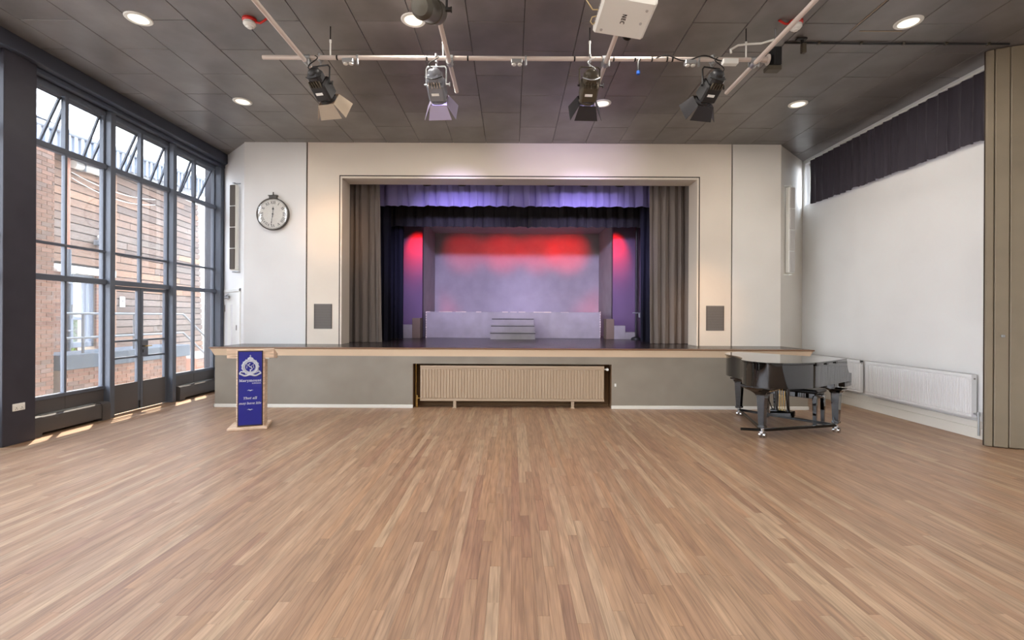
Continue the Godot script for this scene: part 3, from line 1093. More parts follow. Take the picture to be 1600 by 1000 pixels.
	lo.set_meta("kind", "stuff")

# ---------------------------------------------------------------- stage
func drape(w: float, h: float, folds: float, amp: float, seed_: int, spread := 1.0, hem := 0.0) -> MB:
	# cloth hanging from y = 0, width along x from 0 to w
	var f := FastNoiseLite.new()
	f.seed = seed_
	f.frequency = 1.0
	var b := MB.new()
	var fn := func(u: float, v: float) -> Vector3:
		var q := 1.0 - v            # 0 at the top
		var ph := u * folds * TAU + 2.4 * f.get_noise_2d(u * folds * 0.45, q * 0.35 + seed_)
		var a := amp * (0.75 + 0.5 * f.get_noise_2d(u * folds * 0.6 + 40.0, q * 0.4)) * (0.72 + 0.28 * q)
		var z := a * (sin(ph) + 0.28 * sin(2.0 * ph + 0.8)) + 0.25 * amp * f.get_noise_2d(u * folds * 2.5, q * 2.2)
		var x := w * (0.5 + (u - 0.5) * lerpf(1.0, spread, q * q)) + 0.35 * a * sin(2.0 * ph)
		var y := -h * q - hem * q * (0.5 + 0.5 * f.get_noise_2d(u * folds * 0.8, 7.0)) * maxf(0.0, q - 0.6) * 2.5
		return Vector3(x, y, z)
	b.sheet(fn, int(folds * 14), clampi(int(h * 9), 6, 40), 0.006)
	return b

func spot(parent: Node3D, e: float, color: Color, deg: float, at: Vector3, target: Vector3, size := 0.05, blend := 1.0) -> SpotLight3D:
	var l := SpotLight3D.new()
	l.name = "beam"
	l.light_energy = e
	l.light_color = color
	l.spot_angle = deg
	l.spot_angle_attenuation = blend
	l.spot_range = 30.0
	l.spot_attenuation = 2.0
	l.light_size = size
	l.shadow_enabled = true
	parent.add_child(l, true)
	l.look_at_from_position(at, target, Vector3.UP)
	return l

func build_stage() -> void:
	# front of the raised stage with the recess for the radiator
	var sf := MB.new()
	sf.span(Vector3(-4.985, 0.0, -8.30), Vector3(-1.66, 0.90, -8.115))
	sf.span(Vector3(1.68, 0.0, -8.30), Vector3(4.98, 0.90, -8.115))
	sf.span(Vector3(-1.66, 0.745, -8.30), Vector3(1.68, 0.90, -8.115))
	sf.span(Vector3(-4.985, 0.0, -9.09), Vector3(-4.80, 0.90, -8.30))
	sf.span(Vector3(4.80, 0.0, -9.09), Vector3(4.98, 0.90, -8.30))
	struct("wall_stage_front", sf, M.stage_front)
	var rc := MB.new()
	rc.span(Vector3(-1.66, 0.0, -8.42), Vector3(1.68, 0.80, -8.36))
	rc.span(Vector3(-1.70, 0.0, -8.36), Vector3(-1.655, 0.80, -8.13))
	rc.span(Vector3(1.675, 0.0, -8.36), Vector3(1.72, 0.80, -8.13))
	rc.span(Vector3(-1.66, 0.0, -8.36), Vector3(1.68, 0.05, -8.34), 0.003)
	struct("wall_recess", rc, M.recess)
	var sk := MB.new()
	sk.span(Vector3(-5.0, 0.0, -8.12), Vector3(-1.655, 0.055, -8.10), 0.004)
	sk.span(Vector3(1.675, 0.0, -8.12), Vector3(4.995, 0.055, -8.10), 0.004)
	sk.span(Vector3(-5.0, 0.0, -9.08), Vector3(-4.98, 0.055, -8.1), 0.004)
	sk.span(Vector3(4.975, 0.0, -9.08), Vector3(4.995, 0.055, -8.1), 0.004)
	struct("baseboard_stage", sk, M.skirting)
	var fa := MB.new()   # slanting fascia under the stage edge
	fa.xf = Transform3D(Basis(Vector3(0, 0, 1), Vector3(1, 0, 0), Vector3(0, 1, 0)), Vector3(0, 0, 0))
	for q in 1:
		fa.xf = Transform3D()
		var fx := [-5.0, 4.995]
		var pts0 := [Vector3(-5.045, 0.99, -8.07), Vector3(-4.99, 0.87, -8.112), Vector3(-4.9, 0.87, -8.3), Vector3(-4.9, 0.99, -8.3)]
		var pts1 := []
		for p: Vector3 in pts0:
			pts1.append(Vector3(-p.x - 0.005, p.y, p.z))
		var mid := Vector3(0, 0.93, -8.2)
		fa.poly(pts0, mid)
		fa.poly(pts1, mid)
		for i in 4:
			fa.poly([pts0[i], pts0[(i + 1) % 4], pts1[(i + 1) % 4], pts1[i]], mid)
	struct("trim_9", fa, M.fascia)
	var fe := MB.new()
	fe.span(Vector3(-5.03, 0.87, -9.09), Vector3(-4.95, 0.99, -8.3))
	fe.span(Vector3(4.95, 0.87, -9.09), Vector3(5.03, 0.99, -8.3))
	struct("trim_9", fe, M.fascia)
	var no := MB.new()
	no.span(Vector3(-5.06, 0.988, -8.2), Vector3(5.055, 1.008, -8.055), 0.006)
	struct("trim_10", no, M.nosing)
	var fl := MB.new()
	fl.span(Vector3(-5.05, 0.95, -9.2), Vector3(5.05, 1.009, -8.2))
	fl.span(Vector3(-5.0, 0.95, -14.4), Vector3(5.0, 1.009, -9.2))
	struct("floor_stage", fl, M.stage_floor)
	# dark box of the stage house
	var dk := MB.new()
	dk.span(Vector3(-5.05, 0.9, -14.5), Vector3(-4.9, 5.6, -9.25))
	dk.span(Vector3(4.9, 0.9, -14.5), Vector3(5.05, 5.6, -9.25))
	dk.span(Vector3(-5.05, 5.45, -14.6), Vector3(5.05, 5.6, -9.25))
	dk.span(Vector3(-5.05, 4.75, -9.6), Vector3(5.05, 5.6, -9.5))
	dk.span(Vector3(-5.0, 0.9, -9.5), Vector3(-3.86, 5.6, -9.3))
	dk.span(Vector3(4.12, 0.9, -9.5), Vector3(5.0, 5.6, -9.3))
	struct("wall_stage_house", dk, M.stage_dark)
	# back wall with the deeper bay in the middle
	var sw := MB.new()
	sw.span(Vector3(-4.9, 1.0, -12.15), Vector3(-2.23, 5.4, -12.0))
	sw.span(Vector3(2.50, 1.0, -12.15), Vector3(4.9, 5.4, -12.0))
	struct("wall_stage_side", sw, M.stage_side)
	var bw := MB.new()
	bw.span(Vector3(-2.23, 3.93, -12.15), Vector3(2.50, 5.4, -12.0))
	bw.span(Vector3(-2.5, 1.0, -14.15), Vector3(2.8, 5.0, -13.95))
	bw.span(Vector3(-2.40, 1.0, -14.0), Vector3(-2.23, 5.0, -12.1))
	bw.span(Vector3(2.50, 1.0, -14.0), Vector3(2.65, 5.0, -12.1))
	bw.span(Vector3(-2.4, 3.93, -14.0), Vector3(2.6, 4.1, -12.1))
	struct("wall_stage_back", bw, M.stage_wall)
	# raised platform, worn along its edges
	var pf := thing("stage_platform", "grey low platform with worn pale edges at the back of the stage", "platform", Vector3(0.03, 1.009, -11.9))
	var pb := MB.new()
	pb.span(Vector3(-2.15, 0, -2.0), Vector3(2.15, 0.645, 0), 0.004)
	part("body", pb, M.platform, pf)
	var we := MB.new()
	var xw := -2.14
	while xw < 2.1:
		var l := rng.randf_range(0.04, 0.25)
		if rng.randf() < 0.55:
			we.box(Vector3(xw + l * 0.5, 0.641, -0.001), Vector3(l, rng.randf_range(0.008, 0.02), 0.006))
		xw += l
	for q in 22:
		we.box(Vector3([-2.145, 2.145][q % 2], 0.03 * q + 0.02, -0.001), Vector3(rng.randf_range(0.012, 0.03), 0.035, 0.006))
	part("worn_edge", we, M.worn_edge, pf).set_meta("kind", "stuff")
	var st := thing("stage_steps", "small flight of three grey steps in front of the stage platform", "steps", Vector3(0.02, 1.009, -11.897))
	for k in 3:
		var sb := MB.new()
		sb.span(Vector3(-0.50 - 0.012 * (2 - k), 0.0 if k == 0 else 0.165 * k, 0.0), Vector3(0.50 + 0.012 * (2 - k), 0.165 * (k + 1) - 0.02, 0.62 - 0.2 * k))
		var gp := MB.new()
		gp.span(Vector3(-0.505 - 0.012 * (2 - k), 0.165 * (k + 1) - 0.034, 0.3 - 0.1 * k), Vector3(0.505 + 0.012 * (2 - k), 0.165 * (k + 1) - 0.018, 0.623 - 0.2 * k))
		part("painted_shadow_line", gp, M.stage_dark, st)  # dark strip under each nosing, painted in as its shadow
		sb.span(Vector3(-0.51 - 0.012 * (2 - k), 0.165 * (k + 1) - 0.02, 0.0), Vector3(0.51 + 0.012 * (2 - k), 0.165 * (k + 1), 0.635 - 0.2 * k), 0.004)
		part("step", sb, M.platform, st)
	for s in [-1.0, 1.0]:
		var ss := thing("side_steps", "grey side steps at the left end of the stage platform" if s < 0 else "blue-grey side steps at the right end of the stage platform", "steps", Vector3(0.03 + 2.16 * s, 1.009, -11.62), 0.0, "side steps of the stage platform")
		for k in 3:
			var b := MB.new()
			var x0 := 0.27 * k if k > 0 else 0.08
			b.span(Vector3(x0 * s, 0, -0.36), Vector3((0.27 * (k + 1)) * s, 0.485 - 0.16 * k, 0.0), 0.004)
			part("step", b, M.step_brown if k == 0 else M.platform, ss)
	# drapes
	var hl := thing("house_curtain", "grey brown stage curtain gathered at the left of the opening", "curtain", Vector3(-3.62, 4.75, -9.72), 0.0, "gathered house curtains")
	part("cloth", drape(0.96, 3.735, 6.5, 0.06, 3, 1.09), M.house_curtain, hl)
	var hr := thing("house_curtain", "grey brown stage curtain gathered at the right of the opening", "curtain", Vector3(2.74, 4.75, -9.72), 0.0, "gathered house curtains")
	part("cloth", drape(1.15, 3.735, 7.5, 0.06, 11, 0.95), M.house_curtain, hr)
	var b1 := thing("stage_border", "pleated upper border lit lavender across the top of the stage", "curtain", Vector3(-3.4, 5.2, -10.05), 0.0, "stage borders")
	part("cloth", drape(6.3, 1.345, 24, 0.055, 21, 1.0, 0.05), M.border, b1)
	var b2 := thing("stage_border", "black pleated lower border hanging behind the lavender one", "curtain", Vector3(-3.6, 5.2, -11.0), 0.0, "stage borders")
	part("cloth", drape(7.0, 1.6, 30, 0.055, 22, 1.0, 0.04), M.border_black, b2)
	for s in [-1.0, 1.0]:
		for k in 2:
			var side: String = "left" if s < 0 else "right"
			var lg := thing("masking_drape", ("nearer" if k == 0 else "further") + " dark blue masking drape at the " + side + " of the stage", "curtain", Vector3([-3.6, -3.2][k] if s < 0 else [2.76, 3.10][k], 5.2, [-10.35, -11.3][k]), 0.0, "masking drapes at the stage sides")
			part("cloth", drape([1.0, 0.66][k], 4.185, 6, 0.045, 31 + k + int(s), 1.0), M.leg_cloth, lg)
	# lanterns peeping below the opening's head, and the red ones behind the second border
	var xs := [-1.74, -1.03, -0.28, 0.775, 1.45, 2.17]
	var which := ["first", "second", "third", "fourth", "fifth", "sixth"]
	for k in 6:
		var ln := thing("stage_lantern", which[k] + " black lantern from the left under the stage opening's head", "stage light", Vector3(xs[k], 4.31, -9.78), 0.0, "lanterns behind the opening's head")
		par_can(ln, false, M.black)
	var aim := [[-2.36, 3.2, -12.0], [-1.36, 3.45, -13.9], [-0.27, 3.45, -13.9], [0.74, 3.45, -13.9], [1.57, 3.45, -13.9], [2.56, 3.2, -12.0]]
	for k in 6:
		var px: float = [-2.3, -1.2, -0.25, 0.65, 1.4, 2.5][k]
		var ln := thing("red_lantern", which[k] + " red wash lantern from the left behind the black border", "stage light", Vector3(px, 4.02, -11.28), 0.0, "red lanterns behind the black border")
		par_can(ln, true, M.black)
		spot(ln, [12.0, 6.0, 10.0, 10.0, 14.0, 12.0][k], Color(1.0, 0.08, 0.07), [23.0, 17.0, 17.0, 17.0, 17.0, 23.0][k], Vector3(px, 3.94, -11.42), Vector3(aim[k][0], aim[k][1], aim[k][2]), 0.06)
	var bar := thing("lantern_bar", "black steel bar carrying the lanterns over the stage", "bar", Vector3.ZERO)
	var bb := MB.new()
	bb.rod(Vector3(-3.6, 4.62, -9.80), Vector3(3.7, 4.62, -9.80), 0.024)
	bb.rod(Vector3(-3.6, 4.32, -11.22), Vector3(3.7, 4.32, -11.22), 0.024)
	part("bar", bb, M.black, bar)
	# slim stand at the right of the stage
	var bs := thing("lighting_stand", "thin black pole with a cross arm by the blue drape on stage", "stand", Vector3(2.94, 1.009, -11.44))
	var sp := MB.new()
	sp.rod(Vector3(0, 0.05, 0), Vector3(0, 3.0, 0), 0.026)
	part("pole", sp, M.black, bs)
	var sa := MB.new()
	sa.rod(Vector3(-0.09, 0.63, 0.02), Vector3(0.14, 0.63, 0.02), 0.014)
	sa.box(Vector3(0.10, 0.57, 0.02), Vector3(0.09, 0.10, 0.06), 0.01)
	part("cross_arm", sa, M.zinc, bs)
	var sb2 := MB.new()
	sb2.lathe([Vector2(0, 0), Vector2(0.12, 0), Vector2(0.11, 0.04), Vector2(0.04, 0.07), Vector2(0, 0.07)], 20)
	part("base", sb2, M.black, bs)

func par_can(o: Node3D, tilt: bool, m: Material) -> void:
	var b := MB.new()
	var ang := deg_to_rad(-118.0 if tilt else -150.0)
	b.xf = Transform3D(Basis(Vector3(1, 0, 0), ang), Vector3.ZERO)
	b.lathe([Vector2(0.0, -0.14), Vector2(0.05, -0.13), Vector2(0.075, -0.05), Vector2(0.08, 0.10), Vector2(0.085, 0.10), Vector2(0.085, 0.115), Vector2(0.07, 0.115), Vector2(0.065, 0.0), Vector2(0, -0.02)], 16)
	part("can", b, m, o)
	var y := MB.new()
	var top := 0.28
	y.tube([Vector3(-0.1, 0, 0), Vector3(-0.1, top - 0.04, 0), Vector3(-0.06, top, 0), Vector3(0.06, top, 0), Vector3(0.1, top - 0.04, 0), Vector3(0.1, 0, 0)], 0.008, 6)
	part("yoke", y, m, o)

# ---------------------------------------------------------------- under the ceiling
func build_ceiling_things() -> void:
	# recessed downlights
	var cols := [-4.12, -1.10, 1.36, 4.34]
	var rows := [-5.31, -7.36, -3.26, -1.21, 0.84, 2.9]  # rows past the first pair are unseen, there for their light
	var cn := ["far left column", "second column from the left", "third column from the left", "far right column"]
	var proto: Node3D = null
	for r in rows.size():
		for c in 4:
			var label := "unseen round recessed downlight overhead, in the part of the ceiling nearer than the lighting bar"
			if r == 0:
				label = "round recessed downlight in the nearer row of the ceiling, " + cn[c]
			elif r == 1:
				label = "round recessed downlight in the row near the stage, " + cn[c]
			var at := Vector3(cols[c], CEIL, rows[r])
			if r == 1 and c == 1:
				at.x = -1.13
			var o: Node3D
			if proto == null:
				o = thing("ceiling_downlight", label, "light", at, 0.0, "recessed round downlights")
				var ring := MB.new()
				ring.lathe([Vector2(0.098, 0.004), Vector2(0.098, -0.009), Vector2(0.126, -0.010), Vector2(0.135, -0.002), Vector2(0.135, 0.004)], 28)
				part("trim_ring", ring, M.white, o)
				var cone := MB.new()
				cone.lathe([Vector2(0.06, 0.028), Vector2(0.098, -0.004)], 28)
				part("reflector", cone, M.reflector, o)
				var lens := MB.new()
				lens.lathe([Vector2(0, -0.007), Vector2(0.096, -0.007), Vector2(0.096, -0.001), Vector2(0, -0.001)], 28)
				part("lamp_lens", lens, M.glow_down, o)
				var l := AreaLight3D.new()
				l.name = "light"
				l.area_size = Vector2(0.17, 0.17)
				l.light_energy = DOWNLIGHT
				l.light_color = Color(1.0, 0.965, 0.92)
				l.area_range = 30.0
				l.area_attenuation = 2.0
				l.shadow_enabled = true
				l.rotation.x = -PI / 2
				l.position = Vector3(0, -0.012, 0)
				o.add_child(l)
				proto = o
			else:
				o = copy(proto, "ceiling_downlight", label, at)
	# smoke detectors
	for s in [-1.0, 1.0]:
		var sd := thing("smoke_detector", "white smoke detector on red base by the leftmost long pipe" if s < 0 else "white smoke detector on red base by the rightmost long pipe", "detector", Vector3(-2.90 if s < 0 else 3.10, CEIL, -5.31), 0.0, "smoke detectors on the ceiling")
		var b := MB.new()
		b.lathe([Vector2(0, -0.035), Vector2(0.06, -0.035), Vector2(0.075, -0.02), Vector2(0.075, 0.0), Vector2(0, 0.0)], 24)
		part("base", b, M.red, sd)
		var h := MB.new()
		h.lathe([Vector2(0, -0.10), Vector2(0.025, -0.10), Vector2(0.035, -0.085), Vector2(0.05, -0.08), Vector2(0.065, -0.06), Vector2(0.065, -0.036), Vector2(0, -0.036)], 24)
		part("head", h, M.white, sd)
		var w := MB.new()
		w.tube([Vector3(0.06, -0.03, 0), Vector3(0.12, -0.05, 0.01), Vector3(0.17, -0.03, 0.02), Vector3(0.2, -0.002, 0.02)] if s < 0 else [Vector3(-0.06, -0.02, 0), Vector3(-0.12, -0.03, 0.01), Vector3(-0.2, -0.002, 0.03)], 0.012, 8)
		part("flying_lead", w, M.red, sd)
	# pipes
	var cp := thing("lighting_bar", "pale steel cross pipe hung below the ceiling with stage lights", "pipe", Vector3(0, 4.45, -5.44))
	var cb := MB.new()
	cb.rod(Vector3(-2.82, 0, 0), Vector3(2.83, 0, 0), 0.0242, 16)
	part("tube", cb, M.pipe, cp)
	var fg := MB.new()
	fg.xf = Transform3D(Basis(Vector3(0, 0, 1), PI / 2), Vector3(2.86, 0, 0))
	fg.lathe([Vector2(0, -0.01), Vector2(0.06, -0.01), Vector2(0.06, 0.0), Vector2(0.035, 0.01), Vector2(0.03, 0.06), Vector2(0, 0.06)], 18)
	part("flange", fg, M.pipe, cp)
	for xx in [-2.06, -0.79, 0.86, 2.62]:
		var rb := MB.new()
		rb.rod(Vector3(xx, 0.0, 0.0), Vector3(xx, 0.19, 0.0), 0.009, 8)
		rb.rod(Vector3(xx, 0.17, 0.0), Vector3(xx, 0.20, 0.0), 0.013, 8)
		part("suspension_rod", rb, M.white, cp)
		var rk := MB.new()
		rk.rod(Vector3(xx, 0.19, 0.0), Vector3(xx, CEIL - 4.45, 0.0), 0.006, 8)
		part("threaded_rod", rk, M.black_matt, cp)
	for xx in [-1.99, -0.98, -0.52, 0.68, 1.12, 1.36, 1.55, 1.72, 1.78]:
		var tp := MB.new()
		tp.rod(Vector3(xx, 0, 0), Vector3(xx + 0.018, 0, 0), 0.0262, 16)
		part("tape_band", tp, M.cable_black, cp)
	var pn := ["leftmost", "second from the left", "third from the left", "rightmost"]
	var px := [-2.32, -0.715, 1.04, 2.71]
	for k in 4:
		var lp := thing("long_pipe", pn[k] + " of the pale pipes running away under the ceiling", "pipe", Vector3(px[k], 4.40, 0), 0.0, "pale pipes running towards the stage")
		var b := MB.new()
		b.rod(Vector3(-0.1 if k == 0 else 0.0, 0, 1.5), Vector3(0, 0, [-6.30, -6.14, -6.32, -6.14][k]), 0.0242, 16)
		part("tube", b, M.pipe, lp)
		var cl := MB.new()
		cl.rod(Vector3(-0.005, 0.0, -5.40), Vector3(0.005, 0.0, -5.48), 0.034, 14)
		cl.rod(Vector3(-0.04, 0.05, -5.44), Vector3(0.04, 0.05, -5.44), 0.034, 14)
		cl.box(Vector3(0.03, -0.02, -5.40), Vector3(0.02, 0.07, 0.02), 0.004)
		cl.box(Vector3(-0.03, 0.02, -5.49), Vector3(0.02, 0.06, 0.02), 0.004)
		part("swivel_clamp", cl, M.zinc, lp)
		var rr := MB.new()
		for z in [-1.8, -3.0]:
			rr.rod(Vector3(-0.1 * (1.0 + z / 6.3) if k == 0 else 0.0, 0, z), Vector3(-0.1 * (1.0 + z / 6.3) if k == 0 else 0.0, CEIL - 4.40, z), 0.007, 8)
		part("suspension_rod", rr, M.zinc, lp)
	# twin sockets clipped under the cross pipe
	var sn := ["between the first two stage lights", "at the middle of the cross pipe", "left of the rightmost stage light"]
	for k in 3:
		var so := thing("pipe_socket", "grey twin outlet box under the cross pipe, " + sn[k], "socket", Vector3([-1.85, 0.04, 1.985][k], 4.40, -5.42), 0.0, "outlet boxes on the cross pipe")
		var b := MB.new()
		b.box(Vector3(0, 0, 0), Vector3(0.125, 0.045, 0.07), 0.006)
		part("box", b, M.zinc, so)
		for s in [-1.0, 1.0]:
			var d := MB.new()
			d.xf = Transform3D(Basis(), Vector3(0.032 * s, -0.036, 0))
			d.lathe([Vector2(0, 0), Vector2(0.024, 0), Vector2(0.026, 0.016), Vector2(0, 0.016)], 16)
			part("outlet", d, M.white, so)
		var c := MB.new()
		c.rod(Vector3(0.09, 0.05, -0.02), Vector3(0.11, 0.05, -0.02), 0.033, 14)
		c.box(Vector3(0.1, 0.0, -0.01), Vector3(0.025, 0.07, 0.03), 0.005)
		part("clip", c, M.zinc, so)
	# fresnel lanterns with barn doors
	var fx := [-2.17, -0.865, 0.86, 2.235]
	var fl := ["black stage light with barn doors toned as warmly lit, leftmost on the cross pipe", "silver grey stage light with barn doors toned as lavender lit, second on the cross pipe", "brownish stage light with dark barn doors, third on the cross pipe", "black stage light with dark barn doors, rightmost on the cross pipe"]
	var yaw := [-13.0, -4.0, 2.0, 12.0]
	for k in 4:
		var o := thing("stage_spotlight", fl[k], "stage light", Vector3(fx[k], 4.45, -5.44), deg_to_rad(yaw[k]), "stage lights on the cross pipe")
		fresnel(o, [M.lantern, M.lantern_grey, M.lantern_brown, M.lantern][k], [M.flap_beige, M.flap_silver_lit, M.flap_dark, M.flap_dark][k], k)
	# beams: warm from the outer pair, lavender from the middle pair
	var lav := Color(0.80, 0.755, 1.0)
	beam_from(0, 6.0, Color(1.0, 0.80, 0.60), 13.0, Vector3(-3.4, 3.2, -9.1), fx, yaw)
	beam_from(3, 7.0, Color(1.0, 0.80, 0.60), 13.0, Vector3(3.6, 1.75, -9.1), fx, yaw)
	beam_from(1, 80.0, lav, 19.5, Vector3(-1.3, 1.9, -13.9), fx, yaw)
	beam_from(2, 80.0, Color(0.82, 0.77, 1.0), 19.5, Vector3(1.9, 1.8, -13.9), fx, yaw)
	beam_from(2, 6.0, Color(0.84, 0.78, 1.0), 27.0, Vector3(1.0, 4.35, -9.09), fx, yaw)
	# profile lantern nearer the camera
	var pr := thing("profile_spotlight", "large dark olive cylinder spotlight hanging at the top edge above the second pipe", "stage light", Vector3(-0.715, 4.40, -4.25))
	var cy := MB.new()
	cy.xf = Transform3D(Basis(Vector3(0, 1, 0), deg_to_rad(-10.0)) * Basis(Vector3(1, 0, 0), deg_to_rad(-64.0)), Vector3(-0.03, -0.17, 0.02))
	cy.lathe([Vector2(0, -0.24), Vector2(0.07, -0.23), Vector2(0.098, -0.17), Vector2(0.10, 0.07), Vector2(0.109, 0.075), Vector2(0.109, 0.10), Vector2(0.10, 0.105), Vector2(0.10, 0.24), Vector2(0.096, 0.25), Vector2(0.06, 0.255), Vector2(0, 0.255)], 32)
	part("barrel", cy, M.olive, pr)
	var yk := MB.new()
	yk.tube([Vector3(-0.15, -0.17, 0.02), Vector3(-0.15, -0.05, 0.02), Vector3(-0.12, -0.035, 0.02), Vector3(0.10, -0.035, 0.02), Vector3(0.13, -0.06, 0.02), Vector3(0.13, -0.17, 0.02)], 0.011, 8)
	part("yoke", yk, M.black, pr)
	var kn := MB.new()
	kn.rod(Vector3(0.12, -0.17, 0.02), Vector3(0.175, -0.17, 0.02), 0.02, 10)
	kn.box(Vector3(0.17, -0.17, 0.02), Vector3(0.012, 0.05, 0.02), 0.003)
	part("tilt_knob", kn, M.black, pr)
	var lc := MB.new()
	var loop := []
	for i in 22:
		var t := i / 21.0
		loop.append(Vector3(-0.10 + 0.10 * sin(t * 9.0), -0.02 - 0.20 * t + 0.05 * sin(t * 14.0), 0.16 + 0.05 * cos(t * 7.0)))
	lc.tube(loop, 0.0065, 6)
	part("loose_cable", lc, M.cable_cream, pr)
	# projector
	var pj := thing("projector", "white ceiling projector seen from below at the top edge", "projector", Vector3(0.9976, 4.238, -4.366))
	pj.rotation_degrees = Vector3(-13.397, 4.983, -6.892)
	var pb := MB.new()
	pb.box(Vector3(0, 0.05, 0), Vector3(0.48, 0.10, 0.424), 0.022)
	part("body", pb, M.white, pj)
	var pv := MB.new()
	for k in 9:
		pv.box(Vector3(-0.241, 0.05, -0.14 + 0.03 * k), Vector3(0.003, 0.05, 0.012))
	part("air_vent", pv, M.grille, pj)
	var le := MB.new()
	le.xf = Transform3D(Basis(Vector3(1, 0, 0), -PI / 2), Vector3(0.1, 0.05, -0.212))
	le.lathe([Vector2(0, 0), Vector2(0.045, 0), Vector2(0.045, 0.02), Vector2(0.038, 0.025), Vector2(0, 0.012)], 20)
	part("lens", le, M.piano_satin, pj)
	for q in [[-0.17, -0.15], [0.17, 0.12], [0.16, -0.02]]:
		var ft := MB.new()
		ft.xf = Transform3D(Basis(), Vector3(q[0], -0.006, q[1]))
		ft.lathe([Vector2(0, 0), Vector2(0.012, 0), Vector2(0.014, 0.008), Vector2(0, 0.008)], 12)
		part("foot", ft, M.speaker_pale, pj)
	# lettering under the body, reading away from the camera's left
	var under := Basis(Vector3(0, 0, 1), Vector3(1, 0, 0), Vector3(0, -1, 0)).orthonormalized()
	words("NEC", "lettering", pj, M.ink, 0.055, Vector3(-0.005, -0.001, 0.0), true, 0.0, Basis(Vector3(-0.0, 0, -1), Vector3(1, 0, 0), Vector3(0, -1, 0)), "Droid Sans")
	var cbx := MB.new()
	cbx.tube([Vector3(-0.24, 0.06, 0.0), Vector3(-0.29, 0.05, 0.0), Vector3(-0.36, 0.10, 0.04), Vector3(-0.34, 0.2, 0.1), Vector3(-0.25, 0.24, 0.12), Vector3(-0.1, 0.22, 0.1)], 0.006, 8)
	cbx.tube([Vector3(-0.24, 0.05, -0.06), Vector3(-0.28, 0.03, -0.06), Vector3(-0.285, 0.01, -0.09), Vector3(-0.26, 0.0, -0.11), Vector3(-0.24, 0.03, -0.11)], 0.006, 8)
	part("cable", cbx, M.cable_cream, pj)
	var mt := MB.new()
	mt.rod(Vector3(0, 0.09, 0), Vector3(0.07, 0.54, 0.10), 0.022, 12)
	mt.box(Vector3(0, 0.102, 0), Vector3(0.2, 0.012, 0.16), 0.003)
	part("mount", mt, M.white, pj)
	# small things on the cross pipe's right end
	var bx := thing("wall_dimmer", "small black box fixed at the right end of the cross pipe", "box", Vector3(2.95, 4.46, -5.44))
	var b0 := MB.new()
	b0.box(Vector3(0, 0.01, 0), Vector3(0.085, 0.20, 0.13), 0.008)
	part("case", b0, M.black_matt, bx)
	var b1 := MB.new()
	b1.box(Vector3(-0.03, -0.115, 0.0), Vector3(0.16, 0.05, 0.1), 0.006)
	part("bracket", b1, M.lantern_brown, bx)
	var br := MB.new()
	br.rod(Vector3(0.0, 0.1, 0), Vector3(0.0, CEIL - 4.46, 0), 0.008, 8)
	part("suspension_rod", br, M.zinc, bx)
	var jb := thing("junction_box", "white junction box strapped to the cross pipe near the rightmost light", "box", Vector3(2.42, 4.40, -5.40))
	var b2 := MB.new()
	b2.box(Vector3(0, 0, 0), Vector3(0.17, 0.06, 0.07), 0.006)
	part("case", b2, M.white, jb)
	var cd := MB.new()
	cd.tube([Vector3(0.0, 0.09, 0.03), Vector3(0.01, 0.14, 0.0), Vector3(0.10, 0.20, -0.02), Vector3(0.22, 0.215, -0.02), Vector3(0.34, 0.20, 0.02), Vector3(0.46, 0.22, 0.06)], 0.012, 8)
	part("conduit", cd, M.white, jb)
	var ct := thing("cable_tail", "short black cable with blue plug hanging from the cross pipe", "cable", Vector3(1.40, 4.42, -5.42))
	var b3 := MB.new()
	b3.tube([Vector3(0.02, 0.02, 0), Vector3(0.0, -0.02, 0.01), Vector3(0.0, -0.12, 0.01)], 0.014, 8)
	part("lead", b3, M.cable_black, ct)
	var b4 := MB.new()
	b4.rod(Vector3(0, -0.12, 0.01), Vector3(0, -0.155, 0.01), 0.02, 10)
	part("plug", b4, M.blue, ct)
	var pc := thing("pipe_cable", "black cable lying along the right half of the cross pipe", "cable", Vector3(0, 4.45, -5.44))
	var path := []
	for i in 25:
		var t := i / 24.0
		path.append(Vector3(1.6 + 0.75 * t, -0.005 + 0.03 * sin(t * 11.0), 0.034))
	var b5 := MB.new()
	b5.tube(path, 0.007, 6)
	part("lead", b5, M.cable_black, pc)
	# ceiling conduit and small hanging fitting to the right
	var tk := thing("ceiling_conduit", "black cable conduit clipped along the ceiling towards the right wall", "conduit", Vector3(0, CEIL, -5.70))
	var b6 := MB.new()
	b6.tube([Vector3(3.2, -0.012, 0), Vector3(4.4, -0.014, -0.005), Vector3(5.85, -0.012, 0.0)], 0.011, 8)
	part("tube", b6, M.black, tk)
	for q in 5:
		var c2 := MB.new()
		c2.box(Vector3(3.6 + 0.5 * q, -0.012, 0), Vector3(0.03, 0.024, 0.04), 0.004)
		part("clip", c2, M.lantern_brown, tk)
	var hs := thing("hanging_sensor", "little dark sensor on a bracket right of the cross pipe", "sensor", Vector3(3.36, CEIL, -5.62))
	var b7 := MB.new()
	b7.rod(Vector3(0, 0, 0), Vector3(0, -0.07, 0), 0.016, 8)
	b7.box(Vector3(-0.01, -0.012, 0), Vector3(0.12, 0.02, 0.05), 0.004)
	part("bracket", b7, M.black, hs)
	var b8 := MB.new()
	b8.box(Vector3(0.015, -0.12, 0), Vector3(0.05, 0.11, 0.05), 0.006)
	part("case", b8, M.lantern_brown, hs)
	var hf := thing("access_hatch", "square access hatch edge with worn paint beside the far right downlight", "hatch", Vector3(4.12, CEIL, -5.16))
	var b9 := MB.new()
	b9.span(Vector3(-0.31, -0.006, -0.32), Vector3(-0.30, 0.004, 0.3))
	b9.span(Vector3(-0.30, -0.006, 0.29), Vector3(-0.05, 0.004, 0.3))
	b9.span(Vector3(-0.20, -0.006, -0.32), Vector3(0.28, 0.004, -0.31))
	part("edge", b9, M.flap_beige, hf)

